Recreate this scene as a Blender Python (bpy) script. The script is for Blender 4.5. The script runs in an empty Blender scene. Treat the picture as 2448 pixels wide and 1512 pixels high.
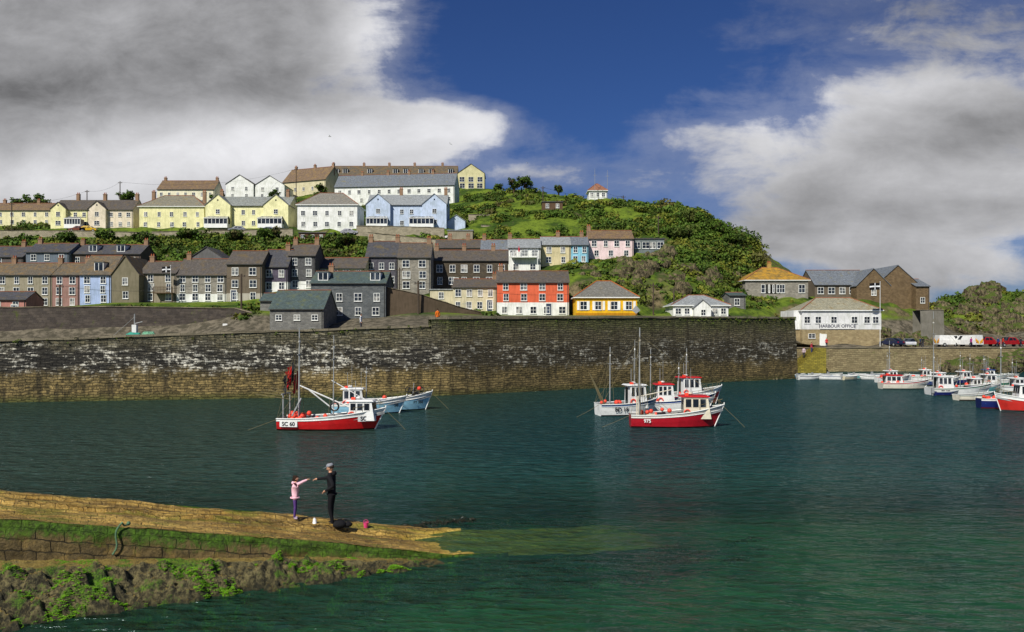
import bpy, math, random
import numpy as np
from mathutils import Vector, Matrix, noise as mnoise
random.seed(7); rng=np.random.default_rng(7)
scene=bpy.context.scene
# ---- site survey: bearing/elevation readings (u,v) from the quay viewpoint + ground distance -> world metres
F=1904.0; EYE=6.3; HV=798.0; CU=1224.0
def at(u,v,d): return Vector(((u-CU)*d/F, d, EYE+(HV-v)*d/F))
def C(r,g,b,k=1.0):
    f=lambda c:(c/255/12.92 if c/255<=.04045 else ((c/255+.055)/1.055)**2.4)
    return (min(1,f(r)*k),min(1,f(g)*k),min(1,f(b)*k),1)
def mul(c,k): return (min(1,c[0]*k),min(1,c[1]*k),min(1,c[2]*k),1)
# ------------------------------------------------------------------ node helpers
class NT:
    def __init__(s,tree): s.t=tree
    def n(s,typ,ins=None,**pr):
        nd=s.t.nodes.new(typ)
        for k,v in pr.items(): setattr(nd,k,v)
        for k,v in (ins or {}).items():
            if isinstance(v,bpy.types.NodeSocket): s.t.links.new(v,nd.inputs[k])
            else: nd.inputs[k].default_value=v
        return nd
    def m(s,op,a,b=0.0,c=0.0,clamp=False):
        nd=s.n('ShaderNodeMath',{0:a,1:b,2:c},operation=op); nd.use_clamp=clamp; return nd.outputs[0]
    def mix(s,f,a,b,bl='MIX'):
        nd=s.n('ShaderNodeMix',data_type='RGBA',blend_type=bl)
        for i,v in ((0,f),(6,a),(7,b)):
            if isinstance(v,bpy.types.NodeSocket): s.t.links.new(v,nd.inputs[i])
            else: nd.inputs[i].default_value=v
        return nd.outputs[2]
    def noise(s,vec,sc,det=4,ro=.55,dist=0.0):
        ins={'Scale':sc,'Detail':det,'Roughness':ro,'Distortion':dist}
        if vec is not None: ins['Vector']=vec
        return s.n('ShaderNodeTexNoise',ins).outputs['Fac']
    def ss(s,x,a,b,lo=0.0,hi=1.0):
        return s.n('ShaderNodeMapRange',{0:x,1:a,2:b,3:lo,4:hi},interpolation_type='SMOOTHSTEP').outputs[0]
    def mapv(s,vec,sc=(1,1,1),loc=(0,0,0),rot=(0,0,0)):
        return s.n('ShaderNodeMapping',{'Vector':vec,'Scale':sc,'Location':loc,'Rotation':rot}).outputs[0]
def newmat(name):
    m=bpy.data.materials.new(name); m.use_nodes=True; nt=m.node_tree
    for n in list(nt.nodes): nt.nodes.remove(n)
    T=NT(nt); out=T.n('ShaderNodeOutputMaterial'); return m,T,out
def finish(T,out,col,rough=.8,bump=None,bs=.5,bd=.05,spec=.3,metal=0.0):
    ins={'Base Color':col,'Roughness':rough,'Specular IOR Level':spec,'Metallic':metal}
    if bump is not None:
        ins['Normal']=T.n('ShaderNodeBump',{'Strength':bs,'Distance':bd,'Height':bump}).outputs[0]
    b=T.n('ShaderNodeBsdfPrincipled',ins); T.t.links.new(b.outputs[0],out.inputs[0]); return b
MC={}
def cached(fn):
    def w(*a,**k):
        key=(fn.__name__,str(a),str(k))
        if key not in MC: MC[key]=fn(*a,**k)
        return MC[key]
    return w
@cached
def plaster(col,name='painted_render',var=.25):
    m,T,out=newmat(name); g=T.n('ShaderNodeTexCoord').outputs['Object']
    a=T.noise(g,.6,4,.6); b=T.noise(T.mapv(g,(2.5,2.5,.35)),1.5,4,.6)
    f=T.ss(T.m('MULTIPLY',a,b),.10,.36)
    c=T.mix(f,mul((col[0]*.9,col[1]*.92,col[2]*.85,1),1-var),col)
    d=T.ss(b,.52,.75,0,.35)
    c=T.mix(d,c,mul((col[0]*.7,col[1]*.68,col[2]*.58,1),.8))
    finish(T,out,c,.85); return m
@cached
def paint(col,name='gloss_paint',rough=.35,var=.15,metal=0.0):
    m,T,out=newmat(name); g=T.n('ShaderNodeTexCoord').outputs['Object']
    f=T.ss(T.noise(g,2.2,5,.65),.4,.75,0,1)
    c=T.mix(f,col,mul(col,1-var*2)); finish(T,out,c,rough,None,.1,.01,.5,metal); return m
@cached
def masonry(ca,cb,cm,bw=.5,bh=.22,name='stone_masonry',bs=.8,moss=0.0):
    m,T,out=newmat(name); uv=T.n('ShaderNodeUVMap').outputs[0]; g=T.n('ShaderNodeTexCoord').outputs['Object']
    nz=T.n('ShaderNodeTexNoise',{'Vector':g,'Scale':1.3,'Detail':3}).outputs['Color']
    v=T.n('ShaderNodeVectorMath',{0:uv,1:T.n('ShaderNodeVectorMath',{0:nz,'Scale':.22},operation='SCALE').outputs[0]},operation='ADD').outputs[0]
    br=T.n('ShaderNodeTexBrick',{'Vector':v,'Color1':ca,'Color2':cb,'Mortar':cm,'Scale':1.0,'Mortar Size':.018,'Mortar Smooth':.4,'Brick Width':bw,'Row Height':bh,'Bias':-.1})
    n=T.noise(g,.9,5,.65); c=T.mix(T.ss(n,.35,.7,0,.6),br.outputs[0],mul(ca,.45))
    n2=T.noise(g,5,4,.7); c=T.mix(T.ss(n2,.5,.75,0,.5),c,mul(cb,1.5))
    if moss>0: c=T.mix(T.ss(T.noise(g,.55,5,.7),.62-moss*.3,.8-moss*.2),c,C(84,96,36))
    h=T.m('ADD',T.m('MULTIPLY',br.outputs[1],-1.0),T.m('MULTIPLY',n2,.8))
    finish(T,out,c,.92,h,bs,.05,.2); return m
@cached
def slate(col,moss=C(120,100,50),ma=.4,name='slate_roof'):
    m,T,out=newmat(name); uv=T.n('ShaderNodeUVMap').outputs[0]; g=T.n('ShaderNodeTexCoord').outputs['Object']
    br=T.n('ShaderNodeTexBrick',{'Vector':uv,'Color1':mul(col,1.15),'Color2':mul(col,.75),'Mortar':mul(col,.35),'Scale':1.0,'Mortar Size':.012,'Brick Width':.32,'Row Height':.24})
    n=T.noise(g,.8,5,.7); c=T.mix(T.ss(n,.62-ma*.35,.82-ma*.25),br.outputs[0],moss)
    c=T.mix(T.ss(T.noise(g,3.5,4,.7),.5,.72,0,.7),c,mul(col,1.7)); c=T.mix(T.ss(T.noise(T.mapv(g,(2,2,.4),(5,0,0)),1.2,4,.7),.5,.7,0,.5),c,mul(col,.5))
    finish(T,out,c,.75,T.m('MULTIPLY',br.outputs[1],-1),.5,.03,.3); return m
@cached
def glass(k=0):
    m,T,out=newmat('window_glass'); g=T.n('ShaderNodeTexCoord').outputs['Object']
    c=T.mix(T.ss(T.noise(g,.9,3),.45,.6),C(22,26,32) if k==0 else C(90,92,92),C(60,66,74) if k==0 else C(170,166,156)); finish(T,out,c,.12,None,spec=.6); return m
@cached
def cloth(col,name='cloth'):
    m,T,out=newmat(name); g=T.n('ShaderNodeTexCoord').outputs['Object']
    n=T.noise(g,9,4,.6); finish(T,out,T.mix(n,mul(col,.7),mul(col,1.2)),.9,T.noise(T.mapv(g,(1,1,1.6)),14,3),.6,.03,.2); return m
WHITE=C(238,238,232); FRAME=plaster(C(238,238,234),'white_joinery',.08)
DARK=paint(C(30,30,32),'dark_metal',.6); WOOD=plaster(C(96,76,56),'weathered_timber'); POLE=plaster(C(82,70,58),'pole_timber')
REDP=paint(C(190,22,24),'red_gloss'); ORANGE=paint(C(240,74,50),'buoy_orange',.5); GREYP=paint(C(150,152,150),'grey_paint',.5)
WHITEP=paint(C(225,225,220),'white_gloss',.4,.12); BLUEP=paint(C(30,60,120),'blue_gloss'); ROPE=cloth(C(120,110,80),'rope')
# ------------------------------------------------------------------ mesh builder
class MB:
    def __init__(s): s.v=[]; s.f=[]; s.m=[]
    def poly(s,pts,m=0):
        i=len(s.v); s.v+= [tuple(p) for p in pts]; s.f.append(tuple(range(i,i+len(pts)))); s.m.append(m)
    def box(s,x0,x1,y0,y1,z0,z1,m=0):
        s.hexa([(x0,y0,z0),(x1,y0,z0),(x1,y1,z0),(x0,y1,z0),(x0,y0,z1),(x1,y0,z1),(x1,y1,z1),(x0,y1,z1)],m)
    def hexa(s,P,m=0):
        i=len(s.v); s.v+=[tuple(p) for p in P]
        for q in ((0,3,2,1),(4,5,6,7),(0,1,5,4),(1,2,6,5),(2,3,7,6),(3,0,4,7)):
            s.f.append(tuple(i+k for k in q)); s.m.append(m)
    def slab(s,pts,th,m=0):
        n=len(pts); i=len(s.v); s.v+=[tuple(p) for p in pts]+[(p[0],p[1],p[2]-th) for p in pts]
        s.f.append(tuple(range(i,i+n))); s.m.append(m); s.f.append(tuple(range(i+2*n-1,i+n-1,-1))); s.m.append(m)
        for k in range(n):
            j=(k+1)%n; s.f.append((i+k,i+n+k,i+n+j,i+j)); s.m.append(m)
    def tube(s,pts,rad,m=0,n=8):
        pts=[Vector(p) for p in pts]
        if not hasattr(rad,'__len__'): rad=[rad]*len(pts)
        rings=[]; up=None
        for k,p in enumerate(pts):
            d=(pts[min(k+1,len(pts)-1)]-pts[max(k-1,0)])
            if d.length<1e-9: d=Vector((0,0,1))
            d.normalize()
            if up is None: up=Vector((0,0,1)) if abs(d.z)<.9 else Vector((1,0,0))
            a=d.cross(up)
            if a.length<1e-4: a=d.cross(Vector((0,1,0)))
            a.normalize(); b=a.cross(d); up=b
            i=len(s.v)
            for q in range(n):
                t=2*math.pi*q/n; s.v.append(tuple(p+(a*math.cos(t)+b*math.sin(t))*rad[k]))
            rings.append(i)
        for k in range(len(rings)-1):
            for q in range(n):
                r=(q+1)%n; s.f.append((rings[k]+q,rings[k]+r,rings[k+1]+r,rings[k+1]+q)); s.m.append(m)
        s.f.append(tuple(rings[0]+q for q in range(n))); s.m.append(m)
        s.f.append(tuple(rings[-1]+q for q in range(n-1,-1,-1))); s.m.append(m)
    def ball(s,c,r,m=0,nu=10,nv=7,fn=None):
        if not hasattr(r,'__len__'): r=(r,r,r)
        i=len(s.v)
        for a in range(nv+1):
            th=math.pi*a/nv
            for b in range(nu):
                ph=2*math.pi*b/nu; d=Vector((math.sin(th)*math.cos(ph),math.sin(th)*math.sin(ph),math.cos(th)))
                if fn: d=fn(d)
                s.v.append((c[0]+d.x*r[0],c[1]+d.y*r[1],c[2]+d.z*r[2]))
        for a in range(nv):
            for b in range(nu):
                q=(b+1)%nu; s.f.append((i+a*nu+b,i+(a+1)*nu+b,i+(a+1)*nu+q,i+a*nu+q)); s.m.append(m)
    def obj(s,name,mats,parent=None,smooth=False,loc=None,rotz=0):
        me=bpy.data.meshes.new(name); me.from_pydata(s.v,[],s.f)
        for m in mats: me.materials.append(m)
        if s.f: me.polygons.foreach_set('material_index',s.m)
        uvl=me.uv_layers.new(name='UVMap'); V=s.v; data=[]
        for p in me.polygons:
            n=p.normal
            if abs(n.z)>.98: t=Vector((1,0,0)); b=Vector((0,1,0))
            else:
                t=Vector((0,0,1)).cross(n).normalized(); b=n.cross(t)
            for vi in p.vertices:
                q=V[vi]; data+= [q[0]*t.x+q[1]*t.y+q[2]*t.z, q[0]*b.x+q[1]*b.y+q[2]*b.z]
        uvl.data.foreach_set('uv',data)
        if smooth: me.polygons.foreach_set('use_smooth',[True]*len(me.polygons))
        me.update(); o=bpy.data.objects.new(name,me); scene.collection.objects.link(o)
        if parent is not None: o.parent=parent
        if loc is not None: o.location=loc
        o.rotation_euler[2]=rotz; return o
def empty(name,loc=(0,0,0),rotz=0):
    e=bpy.data.objects.new(name,None); e.location=loc; e.rotation_euler[2]=rotz; e.empty_display_size=.5
    scene.collection.objects.link(e); return e
def text(name,s,size,loc,rotz,mat,parent,ext=.004,bold=0.0):
    cu=bpy.data.curves.new(name,'FONT'); cu.body=s; cu.size=size; cu.align_x='CENTER'; cu.align_y='CENTER'; cu.extrude=ext; cu.offset=bold
    cu.materials.append(mat); o=bpy.data.objects.new(name,cu); scene.collection.objects.link(o)
    o.location=loc; o.rotation_euler=(math.pi/2,0,rotz); o.parent=parent; return o
# ------------------------------------------------------------------ houses
CP=[]; FP=[]
def window(mb,x,z,w,h,y=0.0,g=1,b=.07):
    mb.box(x-w/2,x+w/2,y-.03,y+.05,z,z+h,g)
    mb.box(x-w/2-b,x-w/2,y-.07,y+.04,z-b,z+h+b,0); mb.box(x+w/2,x+w/2+b,y-.07,y+.04,z-b,z+h+b,0)
    mb.box(x-w/2,x+w/2,y-.07,y+.04,z+h,z+h+b,0); mb.box(x-w/2-b-.05,x+w/2+b+.05,y-.14,y+.03,z-b-.06,z-b,0)
    mb.box(x-w/2,x+w/2,y-.068,y+.04,z-b,z,0)
    mb.box(x-.03,x+.03,y-.06,y+.03,z,z+h,0)
    mb.box(x-w/2,x+w/2,y-.058,y+.03,z+h*.5-.025,z+h*.5+.025,0)
def gable_unit(wm,rm,x0,x1,y0,y1,zb,H,R,ov=.2,mw=0):
    wm.box(x0,x1,y0,y1,zb,H,mw); xm=(x0+x1)/2
    wm.poly([(x0,y0,H),(x1,y0,H),(xm,y0,H+R)],mw); wm.poly([(x1,y1,H),(x0,y1,H),(xm,y1,H+R)],mw)
    k=R/((x1-x0)/2); e=.05
    rm.slab([(x0-ov,y0-ov,H-ov*k+e),(xm,y0-ov,H+R+e),(xm,y1,H+R+e),(x0-ov,y1,H-ov*k+e)],.12)
    rm.slab([(xm,y0-ov,H+R+e),(x1+ov,y0-ov,H-ov*k+e),(x1+ov,y1,H-ov*k+e),(xm,y1,H+R+e)],.12)
def house(name,u0,u1,vb,ve,vr,Y,D=7,Y1=None,roof='side',wall=None,rf=None,rows=(),cols=3,win=(.85,1.15),chim=(),lower=None,door=None,dorm=(),twin=((0,.3),(.7,1)),xs=None,cons=(),ridgecol=None,cp=True,doorc=None,chc=None):
    Y1=Y1 or Y; p0=at(u0,vb,Y); p1=at(u1,vb,Y1); W=math.hypot(p1.x-p0.x,p1.y-p0.y); yaw=math.atan2(p1.y-p0.y,p1.x-p0.x)
    H=(vb-ve)*Y/F; fb=.07 if Y<180 else .055
    if Y>180: win=(win[0]*.9,win[1]*.88)
    if roof=='front': R=(ve-vr)*Y/F
    else: R=EYE+(HV-vr)*(Y+D/2)/F-(p0.z+H)
    R=max(R,.35); e=empty(name,p0,yaw)
    wm=MB(); rm=MB(); wd=MB()
    mats=[wall or plaster(WHITE)]
    if lower: mats.append(lower[1]); hz=H*lower[0]; wm.box(0,W,0,D,-5,hz,1); wm.box(0.01,W-.01,.01,D-.01,hz,H,0)
    elif roof not in('front',): wm.box(0,W,0,D,-5,H,0)
    o=.25
    if roof=='side':
        k=R/(D/2)
        for x in (0,W):
            wm.poly([(x,0,H),(x,D,H),(x,D/2,H+R)] if x==0 else [(x,D,H),(x,0,H),(x,D/2,H+R)],0)
        rm.slab([(-o*.6,-o,H-o*k+.05),(W+o*.6,-o,H-o*k+.05),(W+o*.6,D/2,H+R+.05),(-o*.6,D/2,H+R+.05)],.1)
        rm.slab([(-o*.6,D/2,H+R+.05),(W+o*.6,D/2,H+R+.05),(W+o*.6,D+o,H-o*k+.05),(-o*.6,D+o,H-o*k+.05)],.1)
        rm.box(-o*.6,W+o*.6,D/2-.12,D/2+.12,H+R+.02,H+R+.13,1)
    elif roof=='front':
        gable_unit(wm,rm,0,W,0,D,-5,H,R)
    elif roof=='hip':
        h=min(D/2,W/2-.2); o=.4; E=H+.02
        a=[(-o,-o,E),(W+o,-o,E),(W+o,D+o,E),(-o,D+o,E)]; r0=(h,D/2,H+R); r1=(W-h,D/2,H+R)
        rm.poly([a[0],a[1],r1,r0]); rm.poly([a[2],a[3],r0,r1]); rm.poly([a[1],a[2],r1]); rm.poly([a[3],a[0],r0])
        rm.box(-o,W+o,-o,D+o,E-.16,E-.004,2)
        rm.box(h,W-h,D/2-.12,D/2+.12,H+R-.06,H+R+.07,1)
        for q,r in ((a[0],r0),(a[1],r1)): rm.tube([(q[0],q[1],q[2]+.03),(r[0],r[1],r[2]+.03)],.09,1,6)
    elif roof=='flat':
        rm.box(-.15,W+.15,-.2,D+.1,H+.002,H+.2,0)
    elif roof=='twin':
        Rm=R*.85; k=Rm/(D/2)
        rm.slab([(-.1,-o,H-o*k),(W+.1,-o,H-o*k),(W+.1,D/2,H+Rm),(-.1,D/2,H+Rm)],.1)
        rm.slab([(-.1,D/2,H+Rm),(W+.1,D/2,H+Rm),(W+.1,D+o,H-o*k),(-.1,D+o,H-o*k)],.1)
        for x in (0,W): wm.poly([(x,0,H),(x,D,H),(x,D/2,H+Rm)],0)
        for fa,fbb in twin:
            x0=fa*W;x1=fbb*W;tw=x1-x0; Rg=min(R*.95,tw*.42)
            gable_unit(wm,rm,x0+.002,x1-.002,-1.1,D/2,-5,H-.02,Rg)
            window(wd,x0+tw/2,H*.60,.9,1.0,-1.1,b=fb); window(wd,x0+tw/2,H*.14,1.2,1.0,-1.1,b=fb)
            wd.box(x0+tw/2-.15,x0+tw/2+.15,-1.15,-1.08,H+Rg*.35,H+Rg*.35+.35,1)
    if roof in('side','twin'): wd.box(-.1,W+.1,-o-.1,-o,H-o*R/(D/2)-.1,H-o*R/(D/2)+.0,2); wd.box(W-.25,W-.17,-.1,-.01,0,H-.2,2)
    for ri,rz in enumerate(rows):
        n=cols[ri] if hasattr(cols,'__len__') else cols
        for ci in range(n):
            xf=(xs[ci] if xs else (ci+.5)/n)
            if roof=='twin' and any(a-.02<xf<b+.02 for a,b in twin): continue
            w,h=win; w*=random.choice((1,1,1.12,.85)); h=min(h,H*.5)
            if xf*W-w/2<.15 or xf*W+w/2>W-.15: w=min(w,W*.3)
            window(wd,xf*W+random.uniform(-.1,.1),rz*H,w,h,0,1 if random.random()<.7 else 3,fb)
    if door is not None:
        x=door*W; wd.box(x-.45,x+.45,-.05,.02,.02,2.0,4); wd.box(x-.55,x-.45,-.08,.02,.02,2.1,0); wd.box(x+.45,x+.55,-.08,.02,.02,2.1,0); wd.box(x-.45,x+.45,-.08,.02,2.0,2.1,0)
    cm=MB()
    for cx in chim:
        x=cx*W; x=min(max(x,.35),W-.35); zt=H+R+1.0; cm.box(x-.4,x+.4,D/2-.3,D/2+.3,H+R*.4,zt,0); cm.box(x-.47,x+.47,D/2-.37,D/2+.37,zt-.18,zt-.05,0)
        for dx in (-.2,.2): cm.tube([(x+dx,D/2,zt),(x+dx,D/2,zt+.4)],[.13,.1],1,8)
    for dx in dorm:
        x=dx*W; z0=H+R*.1; z1=H+R*.25+1.2; w=.8
        wd.box(x-w,x+w,D*.08,D*.45,z0,z1,0); wd.box(x-w+.12,x+w-.12,D*.08-.04,D*.08+.02,z0+.3,z1-.15,1); wd.box(x-.04,x+.04,D*.08-.06,D*.08,z0+.3,z1-.15,0)
        rm.box(x-w-.12,x+w+.12,D*.08-.15,D*.5,z1+.002,z1+.12,0)
    for (c0,c1) in cons:
        a,b=c0*W,c1*W; y1=-1.12 if roof=='twin' else -.02; y0=y1-2.0
        wd.box(a,b,y0,y1,-.4,.6,0); wd.box(a+.08,b-.08,y0+.06,y1,.6,1.9,1)
        nb=6
        for q in range(nb+1): xx=a+(b-a)*q/nb; wd.box(xx-.05,xx+.05,y0-.01,y0+.07,.6,1.9,0)
        wd.slab([(a-.1,y0-.1,1.95),(b+.1,y0-.1,1.95),(b-.4,y1,2.7),(a+.4,y1,2.7)],.08,3)
        for q in range(nb+1): xx=a+(b-a)*q/nb; wd.tube([(xx,y0-.08,1.99),((a+b)/2+(xx-(a+b)/2)*.75,y1,2.74)],.04,0,4)
        wd.box(a-.1,b+.1,y0-.12,y0-.02,1.86,1.99,0)
    wm.obj('walls',mats,e)
    rc=rf or slate(C(95,98,100))
    rm.obj('roof',[rc,ridgecol or plaster(C(150,95,70),'ridge_tiles'),FRAME],e)
    if wd.f: wd.obj('windows_and_door',[FRAME,glass(0),plaster(C(70,70,68),'gutter'),glass(1),doorc or paint(C(60,70,90),'door_paint')],e)
    if cm.f: cm.obj('chimneys',[chc or plaster(C(150,120,95),'chimney_render'),plaster(C(170,95,65),'clay_pots')],e)
    if cp:
        for fx in (0,.5,1):
            for yy in (-.5,D+.5):
                wpt=Vector((fx*W*math.cos(yaw)-yy*math.sin(yaw),fx*W*math.sin(yaw)+yy*math.cos(yaw)))
                CP.append((p0.x+wpt.x,p0.y+wpt.y,p0.z+(0 if yy<0 else .5)))
    cx=p0.x+W/2*math.cos(yaw); cy=p0.y+D/2; FP.append((cx,cy,W/2+.8,D/2+1.0,p0.z+H))
    return e,W,H,R,D
ST_G=masonry(C(132,132,126),C(100,100,98),C(150,146,134),.55,.24); ST_D=masonry(C(94,84,68),C(68,62,54),C(114,106,92),.5,.22)
ST_B=masonry(C(130,108,78),C(98,80,58),C(126,114,92),.5,.22); ST_L=masonry(C(162,156,142),C(126,122,112),C(174,168,152),.5,.24)
ST_Y=masonry(C(174,156,116),C(142,124,90),C(174,162,132),.5,.24)
SL=slate(C(112,118,124),C(120,112,70),.25); SLD=slate(C(76,76,80),C(96,84,54),.4); SLM=slate(C(100,92,78),C(122,98,60),.55); SLG=slate(C(76,90,88),C(92,98,66),.4)
SLB=slate(C(90,84,78),C(98,84,58),.45); LICH=slate(C(132,108,56),C(180,136,44),.75); SLL=slate(C(146,150,150),C(130,128,100),.2)
TILE=slate(C(118,98,78),C(132,108,66),.5)
CREAM=plaster(C(232,222,178)); YEL=plaster(C(236,230,174)); PEACH=plaster(C(230,216,192)); WH=plaster(WHITE); LBLUE=plaster(C(194,208,230))
R3=(.08,.40,.72); R2=(.12,.6)
H=house
H('pink_cottage',-30,62,758,715,698,131,D=5,wall=plaster(C(184,128,116)),rf=SLD,rows=(.45,),cols=2,door=.7)
H('buff_terrace_house',-45,124,736,656,630,140,wall=plaster(C(152,144,122)),rf=SLM,rows=R3,cols=5,chim=(.3,.98))
H('rose_terrace_house',125,190,736,656,630,140,wall=plaster(C(158,122,112)),rf=SLM,rows=R3,cols=2,chim=(.95,))
H('pale_blue_house',191,265,730,655,612,139,D=8,wall=plaster(C(170,188,222)),rf=SLM,rows=(.1,.4,.7),cols=2,dorm=(.55,),chim=())
H('brown_gabled_house',267,332,724,655,612,137,D=8,roof='front',wall=plaster(C(124,116,94)),rf=SLM,rows=(.15,.62),cols=1)
eA5=H('balcony_house',335,421,724,652,626,139,wall=plaster(C(144,134,116)),rf=SLB,rows=(.08,.40,.70),cols=2,chim=(.1,),xs=(.3,.78))
H('grey_stone_house',422,541,722,656,620,139,wall=ST_L,rf=SLB,rows=(.06,.38,.72),cols=4,lower=(.28,WH),chim=(.1,))
H('tall_brown_house',542,626,722,630,601,138,wall=plaster(C(112,100,84)),rf=SLB,rows=(.06,.38,.70),cols=2,door=.2,win=(1.0,1.2),lower=(.22,plaster(C(176,170,156))))
H('slate_hung_house',627,688,698,636,598,140,wall=slate(C(88,80,96),C(100,92,104),.3,'slate_hanging'),rf=SLD,rows=(.1,.58),cols=2,lower=(.38,WH),chim=(.8,))
H('dark_slate_house',690,753,694,610,585,142,wall=slate(C(88,88,88),C(100,98,88),.3,'slate_hanging'),rf=SLB,rows=R3,cols=2,lower=(.25,WH),chim=(.05,.9))
H('grey_upper_house',62,165,632,602,583,157,wall=plaster(C(104,114,124)),rf=SLD,rows=(.3,),cols=3,chim=(.1,))
H('slate_upper_house',-60,55,640,613,590,157,wall=plaster(C(96,88,84)),rf=SLD,rows=(.3,),cols=3,chim=(.8,))
H('brown_upper_house',168,336,640,606,586,158,wall=plaster(C(104,90,80)),rf=SLD,rows=(.3,),cols=5,dorm=(.3,.7),chim=(.05,.97))
H('gabled_grey_house',452,536,640,618,590,156,roof='front',wall=plaster(C(106,104,104)),rf=SLD,rows=(.1,),cols=2)
H('stone_harbour_house',743,922,760,676,650,126,D=8,wall=masonry(C(108,112,112),C(80,86,90),C(128,130,126),.5,.22),rf=SLG,rows=(.08,.48),cols=(4,4),win=(1.0,1.15),dorm=(.15,.85),chim=(.2,))
H('stone_store',645,773,800,737,695,117,D=9,wall=ST_G,rf=SLG,rows=(.55,),cols=3,win=(.8,.7))
H('stone_lean_to',622,660,742,718,702,124,D=5,wall=ST_G,rf=SLG,rows=())
H('slate_gable_house',875,949,692,612,578,150,wall=slate(C(82,80,88),C(94,92,98),.3,'slate_hanging'),rf=SLD,rows=(.2,.6),cols=3,chim=(.02,.98))
H('grey_quay_house',951,1029,702,614,582,148,wall=ST_L,rf=SLB,rows=(.14,.42,.72),cols=2,win=(1.2,1.2),chim=(.9,))
H('cream_cottage',756,872,668,640,617,146,wall=CREAM,rf=SLB,rows=(.3,),cols=4)
H('dark_stone_terrace',1036,1214,690,622,599,154,wall=ST_D,rf=SLB,rows=(.15,.58),cols=6,win=(1.0,1.3),chim=(.02,.4,.8),door=.3)
H('slate_roofed_cottage',1040,1150,612,592,574,170,wall=plaster(C(130,122,106)),rf=SLB,rows=(.2,),cols=3,chim=(.3,.7))
H('white_roofed_cottage',1150,1214,622,598,574,166,wall=WH,rf=SL,rows=(.3,),cols=2,chim=(.1,))
eW=H('white_balcony_house',1215,1292,652,592,572,163,D=8,wall=WH,rf=SLL,rows=(.12,.66),cols=(2,3),chim=(.02,),win=(1.2,1.1))
H('beige_house',1294,1364,634,585,567,166,wall=plaster(C(214,200,158)),rf=SLL,rows=(.12,.6),cols=2,chim=(.6,))
H('sky_blue_house',1365,1406,632,585,567,166.2,wall=plaster(C(144,200,224)),rf=SL,rows=(.12,.6),cols=2,chim=(.7,))
H('pale_pink_house',1407,1514,618,570,552,170,wall=plaster(C(238,212,212)),rf=TILE,rows=(.12,.6),cols=(3,4),chim=(.02,))
H('grey_flat_roofed_house',1516,1588,606,572,566,172,D=5,roof='flat',wall=plaster(C(112,120,122)),rf=SLD,rows=(.35,),cols=4,win=(1.3,1.3))
H('cream_bungalow',1083,1186,745,686,668,143,wall=plaster(C(212,202,170)),rf=SLB,rows=(.12,.62),cols=4,chim=(.98,),door=.85)
H('cream_outbuilding',1028,1084,728,694,688,146,D=5,roof='flat',wall=plaster(C(206,196,166)),rf=SLL,rows=(.4,),cols=1)
H('orange_house',1188,1360,754,674,649,138,wall=plaster(C(222,104,70)),rf=SLB,rows=(.06,.44,.76),cols=(5,4,4),win=(.95,1.1),lower=(.38,WH),chim=(.05,),door=.72)
e=H('yellow_house',1376,1523,754,711,672,134,D=8,roof='hip',wall=plaster(C(234,182,30)),rf=slate(C(116,114,106),C(120,112,92),.2),rows=(.32,),cols=4,win=(.95,1.3),ridgecol=plaster(C(180,100,50)))
sh=MB()
for q in range(4):
    for dd in (-.85,.85):
        x=(q+.5)/4*e[1]+dd; sh.box(x-.2,x+.2,-.09,-.02,e[2]*.28,e[2]*.28+1.5,0)
sh.box(.02,e[1]-.02,-.05,-.01,-.1,.35,1); sh.obj('shutters',[FRAME,plaster(C(190,130,20))],e[0])
H('white_bungalow',1609,1741,758,730,706,139,D=7,roof='hip',wall=WH,rf=SLL,rows=(.25,),cols=6,win=(.8,.95))
H('white_bungalow_wing',1660,1700,760,733,716,137.5,D=3,roof='front',wall=WH,rf=SLL,rows=(.2,),cols=1)
H('stone_shed',1744,1782,740,706,700,147,D=5,wall=ST_G,rf=SLG,rows=(.3,),cols=1)
H('lichen_roofed_house',1782,1932,714,670,640,165,D=10,roof='hip',wall=ST_L,rf=LICH,rows=(.32,),cols=6,win=(1.2,1.6),xs=(.3,.37,.44,.51,.58,.9),chim=(.5,),chc=plaster(C(180,146,80)))
H('slate_roofed_hall',1948,2078,712,680,647,172,D=10,wall=plaster(C(110,98,84)),rf=SL,rows=(.3,),cols=5,win=(1.2,1.3))
H('small_stone_gable_hall',2048,2128,722,682,642,169,D=8,roof='front',wall=ST_B,rf=SL,rows=(.4,),cols=1)
H('stone_gable_hall',2090,2202,742,684,634,174,D=14,roof='front',wall=ST_B,rf=SL,rows=())
H('stone_hall_annexe',2190,2222,742,684,668,172,D=10,wall=ST_B,rf=SL,rows=(.3,),cols=1)
eo=H('harbour_office',1918,2106,827,742,712,143,D=8,roof='hip',wall=plaster(C(234,234,232),'white_weatherboard'),rf=slate(C(150,146,124),C(130,110,66),.35),rows=(),lower=(.46,ST_Y))
o_e,oW,oH,oR,oD=eo
mb=MB()
zz=oH*.46
while zz<oH-.1: mb.box(-.03,oW+.03,-.05,-.012,zz,zz+.16,0); zz+=.19
mb.box(-1.2,0.005,1,oD,oH*.46,oH-.01,0); mb.box(-.9,0.0,1.2,oD,-3,oH*.46-.01,2)
for x in (.06,.2,.40,.66,.82,.93): window(mb,x*oW,oH*.64,.95,1.1,-.06,1)
mb.box(oW*.24,oW*.31,-.05,.0,0,2.1,3); mb.box(oW*.22,oW*.24,-.08,.0,0,2.2,3); window(mb,oW*.12,oH*.22,1.1,.7,-.02,1)
mb.obj('weatherboards_and_windows',[plaster(C(234,234,232),'white_weatherboard'),glass(0),ST_Y,FRAME],o_e)
sg=MB(); sg.box(oW*.22,oW*.66,-.17,-.1,oH*.468,oH*.468+1.05,0); sg.obj('sign_board',[WHITEP],o_e)
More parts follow.
